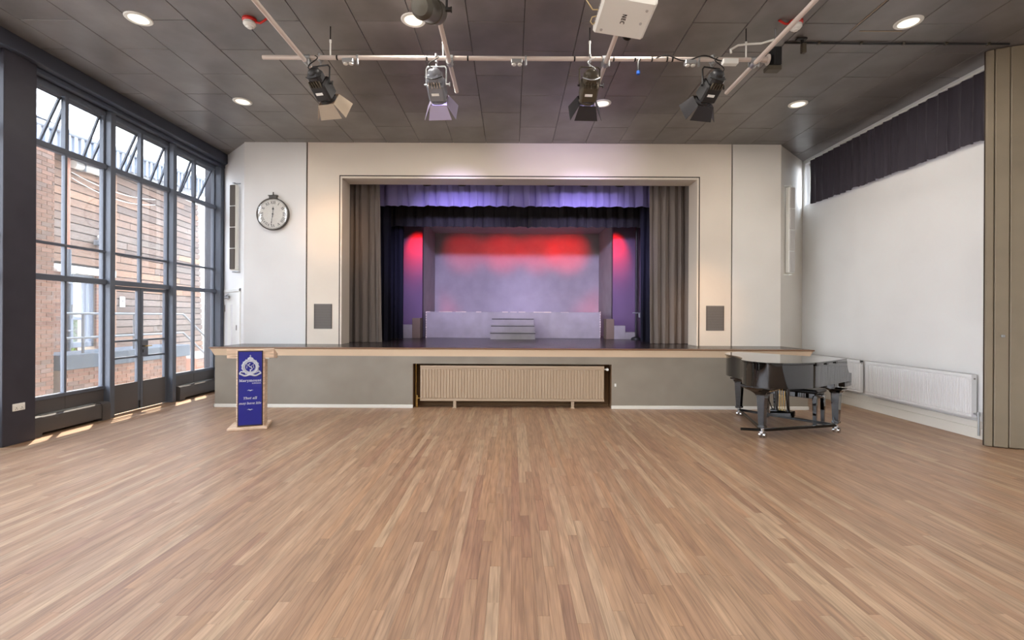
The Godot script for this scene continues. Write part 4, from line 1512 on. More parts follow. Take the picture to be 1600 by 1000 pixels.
func beam_from(k: int, e: float, color: Color, deg: float, target: Vector3, fx: Array, yaw: Array) -> void:
	var dir := (target - Vector3(fx[k], 4.14, -5.44)).normalized()
	var l := spot(self, e, color, deg, Vector3(fx[k], 4.14, -5.44) + dir * (0.40 if k == 0 or k == 3 else 0.24), target, 0.16)
	l.name = numbered("spotlight_beam")

func fresnel(o: Node3D, m: Material, flap: Material, k: int) -> void:
	var cl := MB.new()
	cl.tube([Vector3(0, 0.0, 0.036), Vector3(0, 0.03, 0.03), Vector3(0, 0.04, 0), Vector3(0, 0.03, -0.03), Vector3(0, -0.02, -0.034), Vector3(0, -0.05, -0.01), Vector3(0, -0.09, 0)], 0.011, 8)
	cl.rod(Vector3(0, -0.045, 0.03), Vector3(0, -0.045, -0.02), 0.012, 8)
	part("hook_clamp", cl, M.zinc, o)
	var y := MB.new()
	var pts := [Vector3(-0.115, -0.31, 0), Vector3(-0.115, -0.12, 0), Vector3(-0.095, -0.095, 0), Vector3(0.095, -0.095, 0), Vector3(0.115, -0.12, 0), Vector3(0.115, -0.31, 0)]
	y.tube(pts, 0.009, 8)
	part("yoke", y, M.zinc if k == 1 else m, o)
	for s in [-1.0, 1.0]:
		var kn := MB.new()
		kn.rod(Vector3(0.11 * s, -0.30, 0), Vector3((0.15 if s > 0 else 0.135) * s, -0.30, 0), 0.011, 8)
		if s > 0:
			kn.box(Vector3(0.152, -0.30, 0), Vector3(0.014, 0.05, 0.018), 0.004)
		part("tilt_knob", kn, M.zinc if k == 1 else M.black, o)
	var body := MeshInstance3D.new()
	var b := MB.new()
	b.box(Vector3(0, 0, -0.06), Vector3(0.19, 0.19, 0.20), 0.018)
	b.box(Vector3(0, -0.01, 0.09), Vector3(0.165, 0.15, 0.12), 0.03)
	var t0 := b.xf
	b.xf = Transform3D(Basis(Vector3(1, 0, 0), -PI / 2), Vector3(0, 0, -0.16))
	b.lathe([Vector2(0.095, 0), Vector2(0.095, 0.03), Vector2(0.082, 0.035), Vector2(0.078, 0.01)], 24)
	b.xf = t0
	body = part("lamp_house", b, m, o, Vector3(0, -0.30, 0))
	body.rotation_degrees.x = -33.0
	for q in 5:
		var fin := MB.new()
		fin.box(Vector3(-0.06 + 0.03 * q, -0.092, 0.05), Vector3(0.012, 0.02, 0.075), 0.002)
		part("cooling_fin", fin, M.chrome if k == 1 else M.lantern_brown, body)
	var dome := MB.new()
	dome.ball(Vector3(0, 0.0, 0.145), 0.07, 16, Vector3(1, 1, 0.6))
	part("lamp_cap", dome, M.lantern_grey if k == 1 else m, body)
	var ln := MB.new()
	ln.xf = Transform3D(Basis(Vector3(1, 0, 0), -PI / 2), Vector3(0, 0, -0.17))
	ln.lathe([Vector2(0.076, 0.0), Vector2(0.06, 0.014), Vector2(0.03, 0.022), Vector2(0, 0.025)], 24)
	part("lens", ln, M.lens, body)
	var lb := MB.new()
	lb.box(Vector3(-0.01, -0.0965, -0.06), Vector3(0.085, 0.002, 0.03))
	part("paper_label", lb, M.paper, body)
	for q in 4:
		var f := MB.new()
		f.xf = Transform3D(Basis(Vector3(0, 0, 1), PI * 0.5 * q), Vector3.ZERO)
		var w0 := 0.095
		var w1 := 0.135
		var yo := 0.085 if q % 2 else 0.045
		var a := [Vector3(-w0, -0.10, -0.19), Vector3(w0, -0.10, -0.19), Vector3(w1, -0.10 - yo, -0.35), Vector3(-w1, -0.10 - yo, -0.35)]
		var mid := Vector3(0, -0.11 - yo * 0.5, -0.27)
		var th := Vector3(0, 0.004, 0)
		f.poly(a, Vector3(0, 5, -0.27))
		f.poly([a[0] + th, a[1] + th, a[2] + th, a[3] + th], Vector3(0, -5, -0.27))
		for e in 4:
			f.poly([a[e], a[(e + 1) % 4], a[(e + 1) % 4] + th, a[e] + th], mid)
		part("barn_door", f, flap, body)
	var ca := MB.new()
	var path := []
	for i in 16:
		var t := i / 15.0
		path.append(Vector3(0.05 * sin(t * 8.0 + k), -0.03 - 0.25 * t, 0.10 + 0.05 * sin(t * 3.1)))
	ca.tube(path, 0.006, 6)
	var path2 := []
	for i in 12:
		var t := i / 11.0
		path2.append(Vector3(-0.10 + 0.19 * t, -0.27 - 0.05 * sin(t * PI), 0.12 + 0.05 * sin(t * PI)))
	ca.tube(path2, 0.006, 6)
	part("cable", ca, M.cable_black if k != 2 else M.zinc, o)

# ---------------------------------------------------------------- radiators
func radiator(o: Node3D, w: float, h: float, ribs: int, m: Material, deep: float) -> void:
	var b := MB.new()
	b.span(Vector3(0, 0, -deep), Vector3(w, h, -0.012), 0.006)
	part("body", b, m, o)
	var r := MB.new()
	var pitch := w / ribs
	for k in ribs:
		var x0 := pitch * k + pitch * 0.08
		var x1 := pitch * (k + 1) - pitch * 0.08
		var q := pitch * 0.16
		var ya := h * 0.07
		var yb := h * 0.90
		var f := [Vector3(x0 + q, ya + 0.01, 0), Vector3(x1 - q, ya + 0.01, 0), Vector3(x1 - q, yb - 0.01, 0), Vector3(x0 + q, yb - 0.01, 0)]
		var g := [Vector3(x0, ya, -0.0125), Vector3(x1, ya, -0.0125), Vector3(x1, yb, -0.0125), Vector3(x0, yb, -0.0125)]
		var inside := Vector3((x0 + x1) * 0.5, h * 0.5, -0.02)
		r.poly(f, inside)
		for e in 4:
			r.poly([f[e], f[(e + 1) % 4], g[(e + 1) % 4], g[e]], inside)
	part("ribs", r, m, o)
	var t := MB.new()
	t.span(Vector3(0.0, h - 0.045, -deep), Vector3(w, h, -0.002), 0.006)
	t.span(Vector3(0.0, 0, -0.014), Vector3(w, h * 0.045, -0.003), 0.004)
	part("rim", t, m, o)

func valve(parent: Node3D, p: Vector3, down: float, side: float) -> void:
	var b := MB.new()
	b.rod(p, p + Vector3(side * 0.06, 0, 0), 0.012, 8)
	b.rod(p + Vector3(side * 0.06, 0.03, 0), p + Vector3(side * 0.06, -0.02, 0), 0.02, 10)
	b.tube([p + Vector3(side * 0.06, -0.02, 0), p + Vector3(side * 0.065, -0.06, 0.0), p + Vector3(side * 0.065, down, 0)], 0.011, 8)
	part("valve", b, M.zinc, parent)

func build_radiators() -> void:
	var r := thing("panel_radiator", "long beige ribbed radiator in the recess below the stage", "radiator", Vector3(-1.54, 0.117, -8.13))
	radiator(r, 3.10, 0.597, 62, M.radiator_beige, 0.11)
	for x in [0.58, 2.57]:
		var lg := MB.new()
		lg.span(Vector3(x - 0.025, -0.117, -0.03), Vector3(x + 0.025, 0.02, -0.012), 0.004)
		lg.span(Vector3(x - 0.035, -0.117, -0.09), Vector3(x + 0.035, -0.105, 0.02), 0.003)
		part("leg", lg, M.radiator_beige, r)
	var v1 := MB.new()
	v1.rod(Vector3(3.10, 0.54, -0.05), Vector3(3.15, 0.54, -0.05), 0.012, 8)
	v1.rod(Vector3(3.15, 0.54, -0.06), Vector3(3.15, 0.54, 0.0), 0.022, 12)
	part("valve", v1, M.white, r)
	var v2 := MB.new()
	v2.rod(Vector3(0, 0.04, -0.05), Vector3(-0.06, 0.04, -0.05), 0.012, 8)
	v2.rod(Vector3(-0.06, -0.117, -0.05), Vector3(-0.06, 0.09, -0.05), 0.014, 8)
	v2.rod(Vector3(-0.09, -0.117, -0.1), Vector3(-0.09, 0.62, -0.1), 0.012, 8)
	part("valve", v2, M.brass, r)
	for k in 2:
		var a: float = [-6.24, -8.25][k]
		var l: float = [1.87, 1.60][k]
		var o := thing("panel_radiator", ["white ribbed radiator on the right wall next to the folding partition", "white ribbed radiator on the right wall half behind the piano"][k], "radiator", Vector3(5.93, 0.27, a - l), -PI / 2, "white radiators on the right wall")
		o.position.z = a - l
		o.rotation.y = -PI / 2
		radiator(o, l, 0.555, int(l / 0.034), M.radiator, 0.075)
		if k == 0:
			valve(o, Vector3(l, 0.05, -0.04), -0.27, 1.0)
			var cap := MB.new()
			cap.span(Vector3(l - 0.002, 0.0, -0.075), Vector3(l + 0.004, 0.555, -0.004), 0.002)
			part("end_panel", cap, M.radiator, o)
		var bl := MB.new()
		bl.rod(Vector3(l + 0.004, 0.50, -0.04), Vector3(l + 0.014, 0.50, -0.04), 0.010, 8)
		part("bleed_plug", bl, M.grille, o)

# ---------------------------------------------------------------- folding partition
func build_partition() -> void:
	var o := thing("folding_partition", "beige folding partition stacked at the end of the right wall", "partition", Vector3.ZERO)
	var pts := [Vector2(6.04, -5.99), Vector2(5.74, -5.865), Vector2(5.805, -5.825), Vector2(5.93, -5.765), Vector2(6.12, -5.70), Vector2(6.36, -5.66), Vector2(6.5, -5.64)]
	for i in pts.size() - 1:
		var a: Vector2 = pts[i]
		var b: Vector2 = pts[i + 1]
		var d := (b - a)
		var ln := d.length()
		d = d.normalized()
		var m := MB.new()
		m.xf = Transform3D(Basis(Vector3(d.x, 0, d.y), Vector3.UP, Vector3(d.x, 0, d.y).cross(Vector3.UP)), Vector3((a.x + b.x) * 0.5, CEIL * 0.5, (a.y + b.y) * 0.5))
		m.box(Vector3.ZERO, Vector3(ln - 0.008, CEIL - 0.015, 0.035), 0.008)
		part("panel", m, M.partition, o)
		var h := MB.new()
		h.rod(Vector3(b.x, 0.01, b.y - 0.012), Vector3(b.x, CEIL - 0.01, b.y - 0.012), 0.007, 8)
		part("hinge_strip", h, M.groove, o)
	var lk := MB.new()
	lk.box(Vector3(5.87, 1.34, -5.772), Vector3(0.05, 0.03, 0.012), 0.004)
	part("catch", lk, M.zinc, o)
	var fill := MB.new()
	fill.span(Vector3(6.08, 0, -5.97), Vector3(6.45, CEIL + 0.02, -5.80))
	struct("wall_right_return", fill, M.wall)

# ---------------------------------------------------------------- things on the walls
func build_wall_things() -> void:
	# clock
	var c := thing("wall_clock", "round station style wall clock with roman numerals beside the stage", "clock", Vector3(-4.488, 3.44, -9.09))
	var rim := MB.new()
	rim.xf = Transform3D(Basis(Vector3(1, 0, 0), PI / 2), Vector3.ZERO)
	rim.lathe([Vector2(0.298, 0.0), Vector2(0.304, 0.03), Vector2(0.302, 0.06), Vector2(0.292, 0.07), Vector2(0.282, 0.06), Vector2(0.28, 0.035)], 56)
	part("rim", rim, M.clock_rim, c)
	var fc := MB.new()
	fc.xf = rim.xf
	fc.lathe([Vector2(0.28, 0.0), Vector2(0.28, 0.038), Vector2(0, 0.038)], 48)
	part("dial", fc, M.clock_face, c)
	var rom := ["XII", "I", "II", "III", "IIII", "V", "VI", "VII", "VIII", "IX", "X", "XI"]
	for k in 12:
		var a := TAU * k / 12.0
		words(rom[k], "numeral", c, M.ink, 0.066, Vector3(sin(a) * 0.21, cos(a) * 0.215, 0.0395), true, 0.0, Basis(Vector3(0, 0, 1), -a))
	var ring := MB.new()
	ring.xf = Transform3D(Basis(Vector3(1, 0, 0), PI / 2), Vector3(0, 0, 0.0385))
	ring.lathe([Vector2(0.266, 0.001), Vector2(0.262, 0.001)], 48)
	part("minute_ring", ring, M.ink, c)
	for k in 2:
		var hb := MB.new()
		var ln: float = [0.135, 0.215][k]
		hb.box(Vector3(0, ln * 0.5 - 0.03, 0), Vector3([0.012, 0.008][k], ln + 0.06, 0.003))
		hb.box(Vector3(0, ln * 0.72, 0), Vector3([0.034, 0.014][k], 0.03, 0.003))
		hb.rod(Vector3(0, 0, -0.003), Vector3(0, 0, 0.004), 0.014, 12)
		var h := part(["hour_hand", "minute_hand"][k], hb, M.ink, c, Vector3(0, 0, 0.046 + 0.006 * k))
		h.rotation_degrees.z = [-3.0, 172.0][k]
	var crown := MB.new()
	crown.box(Vector3(0, 0.318, 0.03), Vector3(0.15, 0.05, 0.05), 0.008)
	crown.box(Vector3(0, 0.348, 0.03), Vector3(0.18, 0.014, 0.056), 0.004)
	crown.rod(Vector3(0, 0.35, 0.03), Vector3(0, 0.40, 0.03), 0.018, 10, 0.008)
	crown.ball(Vector3(0, 0.405, 0.03), 0.013, 10)
	part("bracket", crown, M.clock_rim, c)
	var gl := MB.new()
	gl.xf = rim.xf
	gl.lathe([Vector2(0, 0.056), Vector2(0.282, 0.056), Vector2(0.282, 0.059), Vector2(0, 0.059)], 48)
	part("glass", gl, M.glass, c)
	# grilles in the proscenium wall
	for s in [-1.0, 1.0]:
		var v := thing("vent_grille", "square grey vent grille low at the left of the stage opening" if s < 0 else "square grey vent grille low at the right of the stage opening", "vent", Vector3(-3.552 if s < 0 else 3.816, 1.53, -9.085), 0.0, "vent grilles beside the opening")
		var f := MB.new()
		f.box(Vector3(0, 0, 0.004), Vector3(0.34, 0.47, 0.008), 0.003)
		part("plate", f, M.grille, v)
		var sl := MB.new()
		for k in 22:
			sl.box(Vector3(0, -0.21 + 0.02 * k, 0.010), Vector3(0.31, 0.008, 0.006))
		for k in 2:
			sl.box(Vector3(0.16 * (k * 2 - 1), 0, 0.010), Vector3(0.012, 0.45, 0.007))
		part("louvre", sl, M.speaker_cloth, v)
	# column loudspeakers on the slanted walls
	for s in [-1.0, 1.0]:
		var t := 0.25 if s < 0 else 0.24
		var nrm: Vector3 = Vector3(s, 0, 1).normalized()
		var base := Vector3((5.03 + t) * s, 2.40, -(9.09 + t)) + nrm * 0.05
		var o := thing("column_speaker", "tall slim grey column loudspeaker on the slanted wall near the windows" if s < 0 else "tall slim pale column loudspeaker on the slanted wall at the right", "speaker", base, 0.0, "column loudspeakers")
		o.rotation.y = (-0.25 if s < 0 else 0.25)
		var b := MB.new()
		b.span(Vector3(-0.07, 0, 0.0), Vector3(0.07, 1.64, 0.09), 0.012)
		part("cabinet", b, M.white, o)
		for k in 4:
			var g := MB.new()
			g.span(Vector3(-0.062, 0.02 + 0.405 * k, 0.085), Vector3(0.062, 0.02 + 0.405 * k + 0.39, 0.108), 0.012)
			for q in 5:
				g.box(Vector3(-0.044 + 0.022 * q, 0.02 + 0.405 * k + 0.195, 0.109), Vector3(0.008, 0.38, 0.004))
			part("grille", g, M.speaker_cloth if s < 0 else M.speaker_pale, o)
		for yy in [-0.03, 1.67]:
			var br := MB.new()
			br.box(Vector3(0, yy, 0.03), Vector3(0.04, 0.02, 0.10), 0.003)
			br.rod(Vector3(0, yy, 0.03), Vector3(-0.12 * s, yy, 0.0), 0.012, 8)
			part("bracket", br, M.zinc if s < 0 else M.white, o)
	# door in the left slanted wall
	var d := struct_node("door_2")
	var t0 := 0.19
	var t1 := 0.90
	var dirv := Vector3(-1, 0, -1).normalized()
	d.transform = Transform3D(Basis(-dirv, Vector3.UP, Vector3(1, 0, 1).normalized().rotated(Vector3.UP, 0)), Vector3(-5.03 - t1, 0, -9.09 - t1))
	d.transform = Transform3D(Basis(Vector3(1, 0, 1).normalized(), Vector3.UP, Vector3(1, 0, 1).normalized().cross(Vector3.UP)), Vector3(-5.03 - t1, 0, -9.09 - t1))
	var wd := (t1 - t0) * sqrt(2.0)
	var fr := MB.new()
	fr.span(Vector3(-0.07, 0, 0), Vector3(0, 2.06, 0.03), 0.006)
	fr.span(Vector3(wd, 0, 0), Vector3(wd + 0.06, 2.06, 0.03), 0.006)
	fr.span(Vector3(-0.07, 2.0, 0), Vector3(wd + 0.06, 2.06, 0.03), 0.006)
	var sgn := 1.0 if d.transform.basis.z.dot(Vector3(1, 0, 1)) + d.transform.basis.z.z > 0 else -1.0
	part("door_frame", fr, M.white, d)
	var lf := MB.new()
	lf.span(Vector3(0.01, 0.01, 0), Vector3(wd * 0.44, 1.99, 0.02), 0.004)
	lf.span(Vector3(wd * 0.58, 0.01, 0), Vector3(wd - 0.01, 1.99, 0.02), 0.004)
	lf.span(Vector3(wd * 0.4, 1.75, 0), Vector3(wd * 0.6, 1.99, 0.02), 0.004)
	lf.span(Vector3(wd * 0.4, 0.01, 0), Vector3(wd * 0.6, 0.75, 0.02), 0.004)
	part("door_leaf", lf, M.white, d)
	var sl := MB.new()
	sl.span(Vector3(wd * 0.43, 0.74, 0.002), Vector3(wd * 0.59, 1.76, 0.01))
	part("vision_slit", sl, M.grille, d)
	var ha := MB.new()
	ha.box(Vector3(wd * 0.85, 1.3, 0.024), Vector3(0.04, 0.1, 0.01), 0.003)
	ha.box(Vector3(wd * 0.08, 1.68, 0.024), Vector3(0.03, 0.14, 0.01), 0.003)
	part("plate", ha, M.grille, d)
	var cl := thing("door_closer", "grey overhead closer on the white door in the slanted wall", "door closer", Vector3.ZERO)
	cl.transform = d.transform * Transform3D(Basis(), Vector3(wd * 0.3, 1.90, 0.03))
	var cb := MB.new()
	cb.box(Vector3(0, 0, 0.02), Vector3(0.22, 0.06, 0.05), 0.012)
	part("body", cb, M.zinc, cl)
	var ca := MB.new()
	ca.rod(Vector3(-0.05, 0.03, 0.03), Vector3(0.28, 0.06, 0.06), 0.008, 8)
	part("arm", ca, M.zinc, cl)
	# small switches
	for q in [["light_switch", "small white switch plate on the right wall's end by the partition", Vector3(6.035, 2.68, -6.05)], ["light_switch", "lower white switch plate at the end of the right wall", Vector3(6.035, 2.45, -6.05)]]:
		var o := thing(q[0], q[1], "switch", q[2], -PI / 2, "switch plates by the partition")
		var b := MB.new()
		b.box(Vector3(0, 0, 0.006), Vector3(0.07, 0.10, 0.012), 0.003)
		part("plate", b, M.white, o)
		var k := MB.new()
		k.box(Vector3(0, 0, 0.014), Vector3(0.02, 0.035, 0.006), 0.002)
		part("rocker", k, M.paper, o)
	# blackout curtain over the high windows of the right wall
	var vc := thing("blackout_curtain", "dark pleated curtain over the high window of the right wall", "curtain", Vector3(5.985, 4.70, -5.96), PI / 2)
	part("cloth", drape(3.74, 0.85, 22, 0.030, 55, 1.0, 0.05), M.valance, vc)
	var rl := MB.new()
	rl.rod(Vector3(-0.02, 0.02, 0), Vector3(3.8, 0.02, 0), 0.012, 8)
	part("curtain_rail", rl, M.white, vc)
	var w := struct_node("window_high_right")
	var fm := MB.new()
	for yy in [3.88, 4.70]:
		fm.span(Vector3(6.12, yy - 0.025, -9.98), Vector3(6.17, yy + 0.025, -5.95), 0.004)
	for i in 5:
		var z := -5.98 - 0.99 * i
		fm.span(Vector3(6.12, 3.86, z - 0.02), Vector3(6.17, 4.72, z + 0.02), 0.004)
	part("frame", fm, M.white, w)
	for i in 4:
		pane(w, 6.145, 3.90, 4.68, -6.0 - 0.99 * i, -6.95 - 0.99 * i)
	# small plates on the front of the stage
	var sp := thing("stage_socket", "tiny white plate on the stage front right of the radiator", "socket", Vector3(1.74, 0.40, -8.115))
	var b2 := MB.new()
	b2.box(Vector3(0, 0, 0.004), Vector3(0.03, 0.05, 0.008), 0.002)
	part("plate", b2, M.white, sp)

# ---------------------------------------------------------------- lectern
func build_lectern() -> void:
	var o := thing("lectern", "wooden lectern with blue crested front panel standing left of the stage", "lectern", Vector3(-3.598, 0, -6.717), deg_to_rad(19.0))
	var b := MB.new()
	b.span(Vector3(-0.272, 0, -0.22), Vector3(0.215, 0.035, 0.23), 0.006)
	part("base", b, M.beech, o)
	var c := MB.new()
	c.span(Vector3(-0.17, 0.035, -0.10), Vector3(0.17, 1.06, 0.18), 0.006)
	part("column", c, M.beech, o)
	var d := MB.new()
	var prof := PackedVector2Array([Vector2(-0.22, 0.93), Vector2(0.165, 0.965), Vector2(0.175, 1.085), Vector2(0.15, 1.09), Vector2(-0.22, 0.99)])
	d.xf = Transform3D(Basis(Vector3(0, 0, 1), Vector3(-1, 0, 0), Vector3(0, 1, 0)).orthonormalized(), Vector3.ZERO)
	d.xf = Transform3D(Basis(Vector3(0, 0, 1), Vector3(1, 0, 0), Vector3(0, 1, 0)), Vector3.ZERO)
	var pts0 := []
	var pts1 := []
	for p in prof:
		pts0.append(Vector3(-0.285, p.y, p.x))
		pts1.append(Vector3(0.285, p.y, p.x))
	d.xf = Transform3D()
	var mid := Vector3(0, 1.08, -0.04)
	d.poly(pts0, mid)
	d.poly(pts1, mid)
	for i in 5:
		d.poly([pts0[i], pts0[(i + 1) % 5], pts1[(i + 1) % 5], pts1[i]], mid)
	part("desk_top", d, M.beech, o)
	var e := MB.new()
	e.span(Vector3(-0.153, 0.045, 0.18), Vector3(0.153, 1.065, 0.188), 0.002)
	part("panel_edge", e, M.banner_edge, o)
	var pn := MB.new()
	pn.span(Vector3(-0.140, 0.062, 0.186), Vector3(0.140, 1.05, 0.192), 0.002)
	var panel := part("blue_panel", pn, M.banner_blue, o)
	var z := 0.1925
	words("Marymount", "lettering", panel, M.silver, 0.045, Vector3(0.0, 0.662, z), true)
	words("LONDON", "lettering", panel, M.silver, 0.024, Vector3(0.075, 0.625, z), true)
	words("That all", "lettering", panel, M.silver, 0.043, Vector3(0.0, 0.425, z), true, 0.2)
	words("may have life", "lettering", panel, M.silver, 0.0395, Vector3(0.0, 0.355, z), true, 0.2)
	for yy in [0.53, 0.27]:
		var fl := MB.new()
		for k in 5:
			fl.ball(Vector3(-0.03 + 0.015 * k, yy + 0.004 * sin(k * 2.2), z), [0.004, 0.007, 0.008, 0.007, 0.004][k], 8, Vector3(1.3, 0.9, 0.3))
		part("flourish", fl, M.silver, panel)
	# crest: wreath ring, knotted initial, cross on top and a ribbon below
	var cr := MB.new()
	var cx := Vector3(0, 0.845, z)
	for k in 30:
		var a := TAU * k / 30.0
		cr.ball(cx + Vector3(cos(a) * 0.098, sin(a) * 0.100, 0), 0.016, 8, Vector3(1, 1, 0.3))
		cr.ball(cx + Vector3(cos(a + 0.1) * 0.076, sin(a + 0.1) * 0.078, 0), 0.010, 8, Vector3(1, 1, 0.3))
		if k % 2 == 0:
			cr.ball(cx + Vector3(cos(a) * 0.112, sin(a) * 0.115, 0), 0.009, 6, Vector3(1, 1, 0.3))
	var s1 := []
	for k in 19:
		var t := k / 18.0
		s1.append(cx + Vector3(-0.024 * sin(t * TAU * 1.0), 0.05 - 0.10 * t, 0.0))
	cr.tube(s1, 0.0065, 6)
	for q in [-1.0, 1.0]:
		cr.tube([cx + Vector3(0.046 * q, -0.02, 0), cx + Vector3(0.040 * q, 0.035, 0), cx + Vector3(0.0, -0.005, 0)], 0.005, 6)
		cr.ball(cx + Vector3(0.05 * q, 0.045, 0), 0.009, 8, Vector3(1, 1, 0.3))
	cr.box(cx + Vector3(0, -0.06, 0), Vector3(0.014, 0.05, 0.003))
	cr.ball(cx + Vector3(0, 0.125, 0), 0.02, 8, Vector3(1.3, 0.8, 0.3))
	cr.ball(cx + Vector3(-0.026, 0.118, 0), 0.012, 8, Vector3(1, 1, 0.3))
	cr.ball(cx + Vector3(0.026, 0.118, 0), 0.012, 8, Vector3(1, 1, 0.3))
	cr.box(cx + Vector3(0, 0.152, 0), Vector3(0.007, 0.034, 0.003))
	cr.box(cx + Vector3(0, 0.156, 0), Vector3(0.022, 0.007, 0.003))
	var rib := []
	for k in 21:
		var t := k / 20.0
		rib.append(cx + Vector3(-0.14 + 0.28 * t, -0.105 - 0.016 * sin(t * PI) + 0.010 * cos(t * TAU * 2.0), 0.0))
	cr.tube(rib, 0.013, 6)
	cr.tube([rib[0], rib[0] + Vector3(0.02, 0.03, 0), rib[0] + Vector3(0.055, 0.022, 0)], 0.010, 6)
	cr.tube([rib[20], rib[20] + Vector3(-0.02, 0.03, 0), rib[20] + Vector3(-0.055, 0.022, 0)], 0.010, 6)
	var cro := part("crest", cr, M.silver, panel)
	cro.scale = Vector3(0.93, 0.95, 1.0)
	cro.position.y = 0.045
	var sw := MB.new()
	sw.box(Vector3(0.20, 0.957, 0.15), Vector3(0.05, 0.014, 0.03), 0.003)
	part("bracket", sw, M.white, o)

# ---------------------------------------------------------------- grand piano and bench
func build_piano() -> void:
	var eu := Vector3(-0.607, 0, -0.795).normalized()
	var ev := Vector3(-0.795, 0, 0.607).normalized()   # keyboard to tail
	var o := thing("grand_piano", "glossy black grand piano with closed lid at the right of the stage", "piano", Vector3(3.975, 0, -7.05))
	o.transform = Transform3D(Basis(eu, Vector3.UP, -ev), Vector3(3.975, 0, -7.05))
	var curve := Curve2D.new()
	var key := [[-0.74, 0.0, 0, 0, 0, 0], [-0.74, 0.80, 0, 0.0, 0, 0.2], [-0.34, 1.40, -0.24, 0.0, 0.22, 0.0], [0.05, 1.10, -0.05, 0.16, 0.06, -0.18], [0.42, 0.66, -0.14, 0.08, 0.16, -0.09], [0.72, 0.24, -0.02, 0.16, 0.01, -0.1], [0.74, 0.0, 0, 0.05, 0, 0]]
	for q in key:
		curve.add_point(Vector2(q[0], -q[1]), Vector2(q[2], -q[3]), Vector2(q[4], -q[5]))
	curve.bake_interval = 0.04
	var side := curve.get_baked_points()
	var rim := PackedVector2Array(side)
	rim.append(Vector2(0.74, 0.10))
	rim.append(Vector2(-0.74, 0.10))
	var b := MB.new()
	b.prism(rim, 0.685, 0.975, 50.0)
	part("rim", b, M.piano, o)
	var lid := PackedVector2Array()
	for p in rim:
		var dir := (p - Vector2(-0.1, -0.4)).normalized()
		lid.append(p + dir * 0.018)
	var l := MB.new()
	l.prism(lid, 0.982, 1.0, 50.0)
	part("lid", l, M.piano, o)
	var hg := MB.new()
	hg.rod(Vector3(-0.752, 0.99, -0.05), Vector3(0.752, 0.99, -0.05), 0.006, 8)
	for q in 3:
		hg.box(Vector3(-0.752, 0.97, -0.25 - 0.3 * q), Vector3(0.012, 0.03, 0.06), 0.002)
	part("hinge", hg, M.piano_satin, o)
	# key bed with arms
	var kb := MB.new()
	kb.span(Vector3(-0.74, 0.615, 0.09), Vector3(0.74, 0.69, 0.33), 0.006)
	kb.span(Vector3(-0.70, 0.60, -0.15), Vector3(0.70, 0.69, 0.10), 0.006)
	part("key_bed", kb, M.piano, o)
	for s in [-1.0, 1.0]:
		var arm := MB.new()
		var prof := [Vector2(0.10, 0.665), Vector2(0.33, 0.665), Vector2(0.33, 0.79), Vector2(0.235, 0.80), Vector2(0.20, 0.84), Vector2(0.17, 0.90), Vector2(0.16, 0.975), Vector2(0.10, 0.975)]
		var poly2 := PackedVector2Array()
		for p in prof:
			poly2.append(Vector2(p.x, p.y))
		# extruded along x
		arm.xf = Transform3D(Basis(Vector3(0, 0, 1), Vector3(1, 0, 0), Vector3(0, 1, 0)), Vector3(0.74 * s - (0.07 if s > 0 else 0.0), 0, 0))
		arm.prism(poly2, 0.0, 0.07, 30.0)
		part("arm", arm, M.piano, o)
	var fb := MB.new()
	fb.span(Vector3(-0.67, 0.665, 0.10), Vector3(0.67, 0.86, 0.17), 0.02)
	fb.span(Vector3(-0.67, 0.665, 0.30), Vector3(0.67, 0.70, 0.325), 0.006)
	fb.span(Vector3(-0.67, 0.70, 0.15), Vector3(0.67, 0.725, 0.315), 0.008)
	part("fallboard", fb, M.piano, o)
	# legs with castors
	var legs := [Vector3(-0.667, 0, 0.0), Vector3(0.667, 0, 0.0), Vector3(-0.207, 0, -1.10)]
	for k in 3:
		var p: Vector3 = legs[k]
		var g := MB.new()
		# flared capital, square tapering shaft
		var rows := [[0.685, 0.19], [0.655, 0.185], [0.63, 0.15], [0.60, 0.10], [0.575, 0.072], [0.55, 0.058], [0.54, 0.058], [0.54, 0.050], [0.16, 0.034], [0.16, 0.042], [0.135, 0.042], [0.125, 0.03]]
		if k < 2:
			rows = [[0.60, 0.10], [0.585, 0.095], [0.57, 0.07], [0.55, 0.06], [0.54, 0.058], [0.54, 0.050], [0.16, 0.034], [0.16, 0.042], [0.135, 0.042], [0.125, 0.03]]
		for i in rows.size() - 1:
			var y0: float = rows[i][0]
			var r0: float = rows[i][1]
			var y1: float = rows[i + 1][0]
			var r1: float = rows[i + 1][1]
			var qs := [[-1.0, -1.0], [1.0, -1.0], [1.0, 1.0], [-1.0, 1.0]]
			for e in 4:
				var q0: Array = qs[e]
				var q1: Array = qs[(e + 1) % 4]
				g.poly([p + Vector3(q0[0] * r0, y0, q0[1] * r0), p + Vector3(q1[0] * r0, y0, q1[1] * r0), p + Vector3(q1[0] * r1, y1, q1[1] * r1), p + Vector3(q0[0] * r1, y1, q0[1] * r1)], p + Vector3(0, (y0 + y1) * 0.5 + (0.0 if absf(y0 - y1) > 0.001 else 0.05 * (-1.0 if r1 > r0 else 1.0)), 0))
		g.poly([p + Vector3(-0.03, 0.125, -0.03), p + Vector3(0.03, 0.125, -0.03), p + Vector3(0.03, 0.125, 0.03), p + Vector3(-0.03, 0.125, 0.03)], p + Vector3(0, 1, 0))
		var leg := part("leg", g, M.piano, o)
		var cs := MB.new()
		cs.rod(p + Vector3(0, 0.125, 0), p + Vector3(0, 0.085, 0), 0.022, 12)
		cs.box(p + Vector3(0, 0.075, 0.0), Vector3(0.05, 0.05, 0.05), 0.01)
		for s in [-1.0, 1.0]:
			cs.rod(p + Vector3(0.016 * s, 0.037, 0.02), p + Vector3(0.04 * s, 0.037, 0.02), 0.037, 16)
		part("castor", cs, M.chrome, leg)
	# dolly frame tying the castors together
	var df := MB.new()
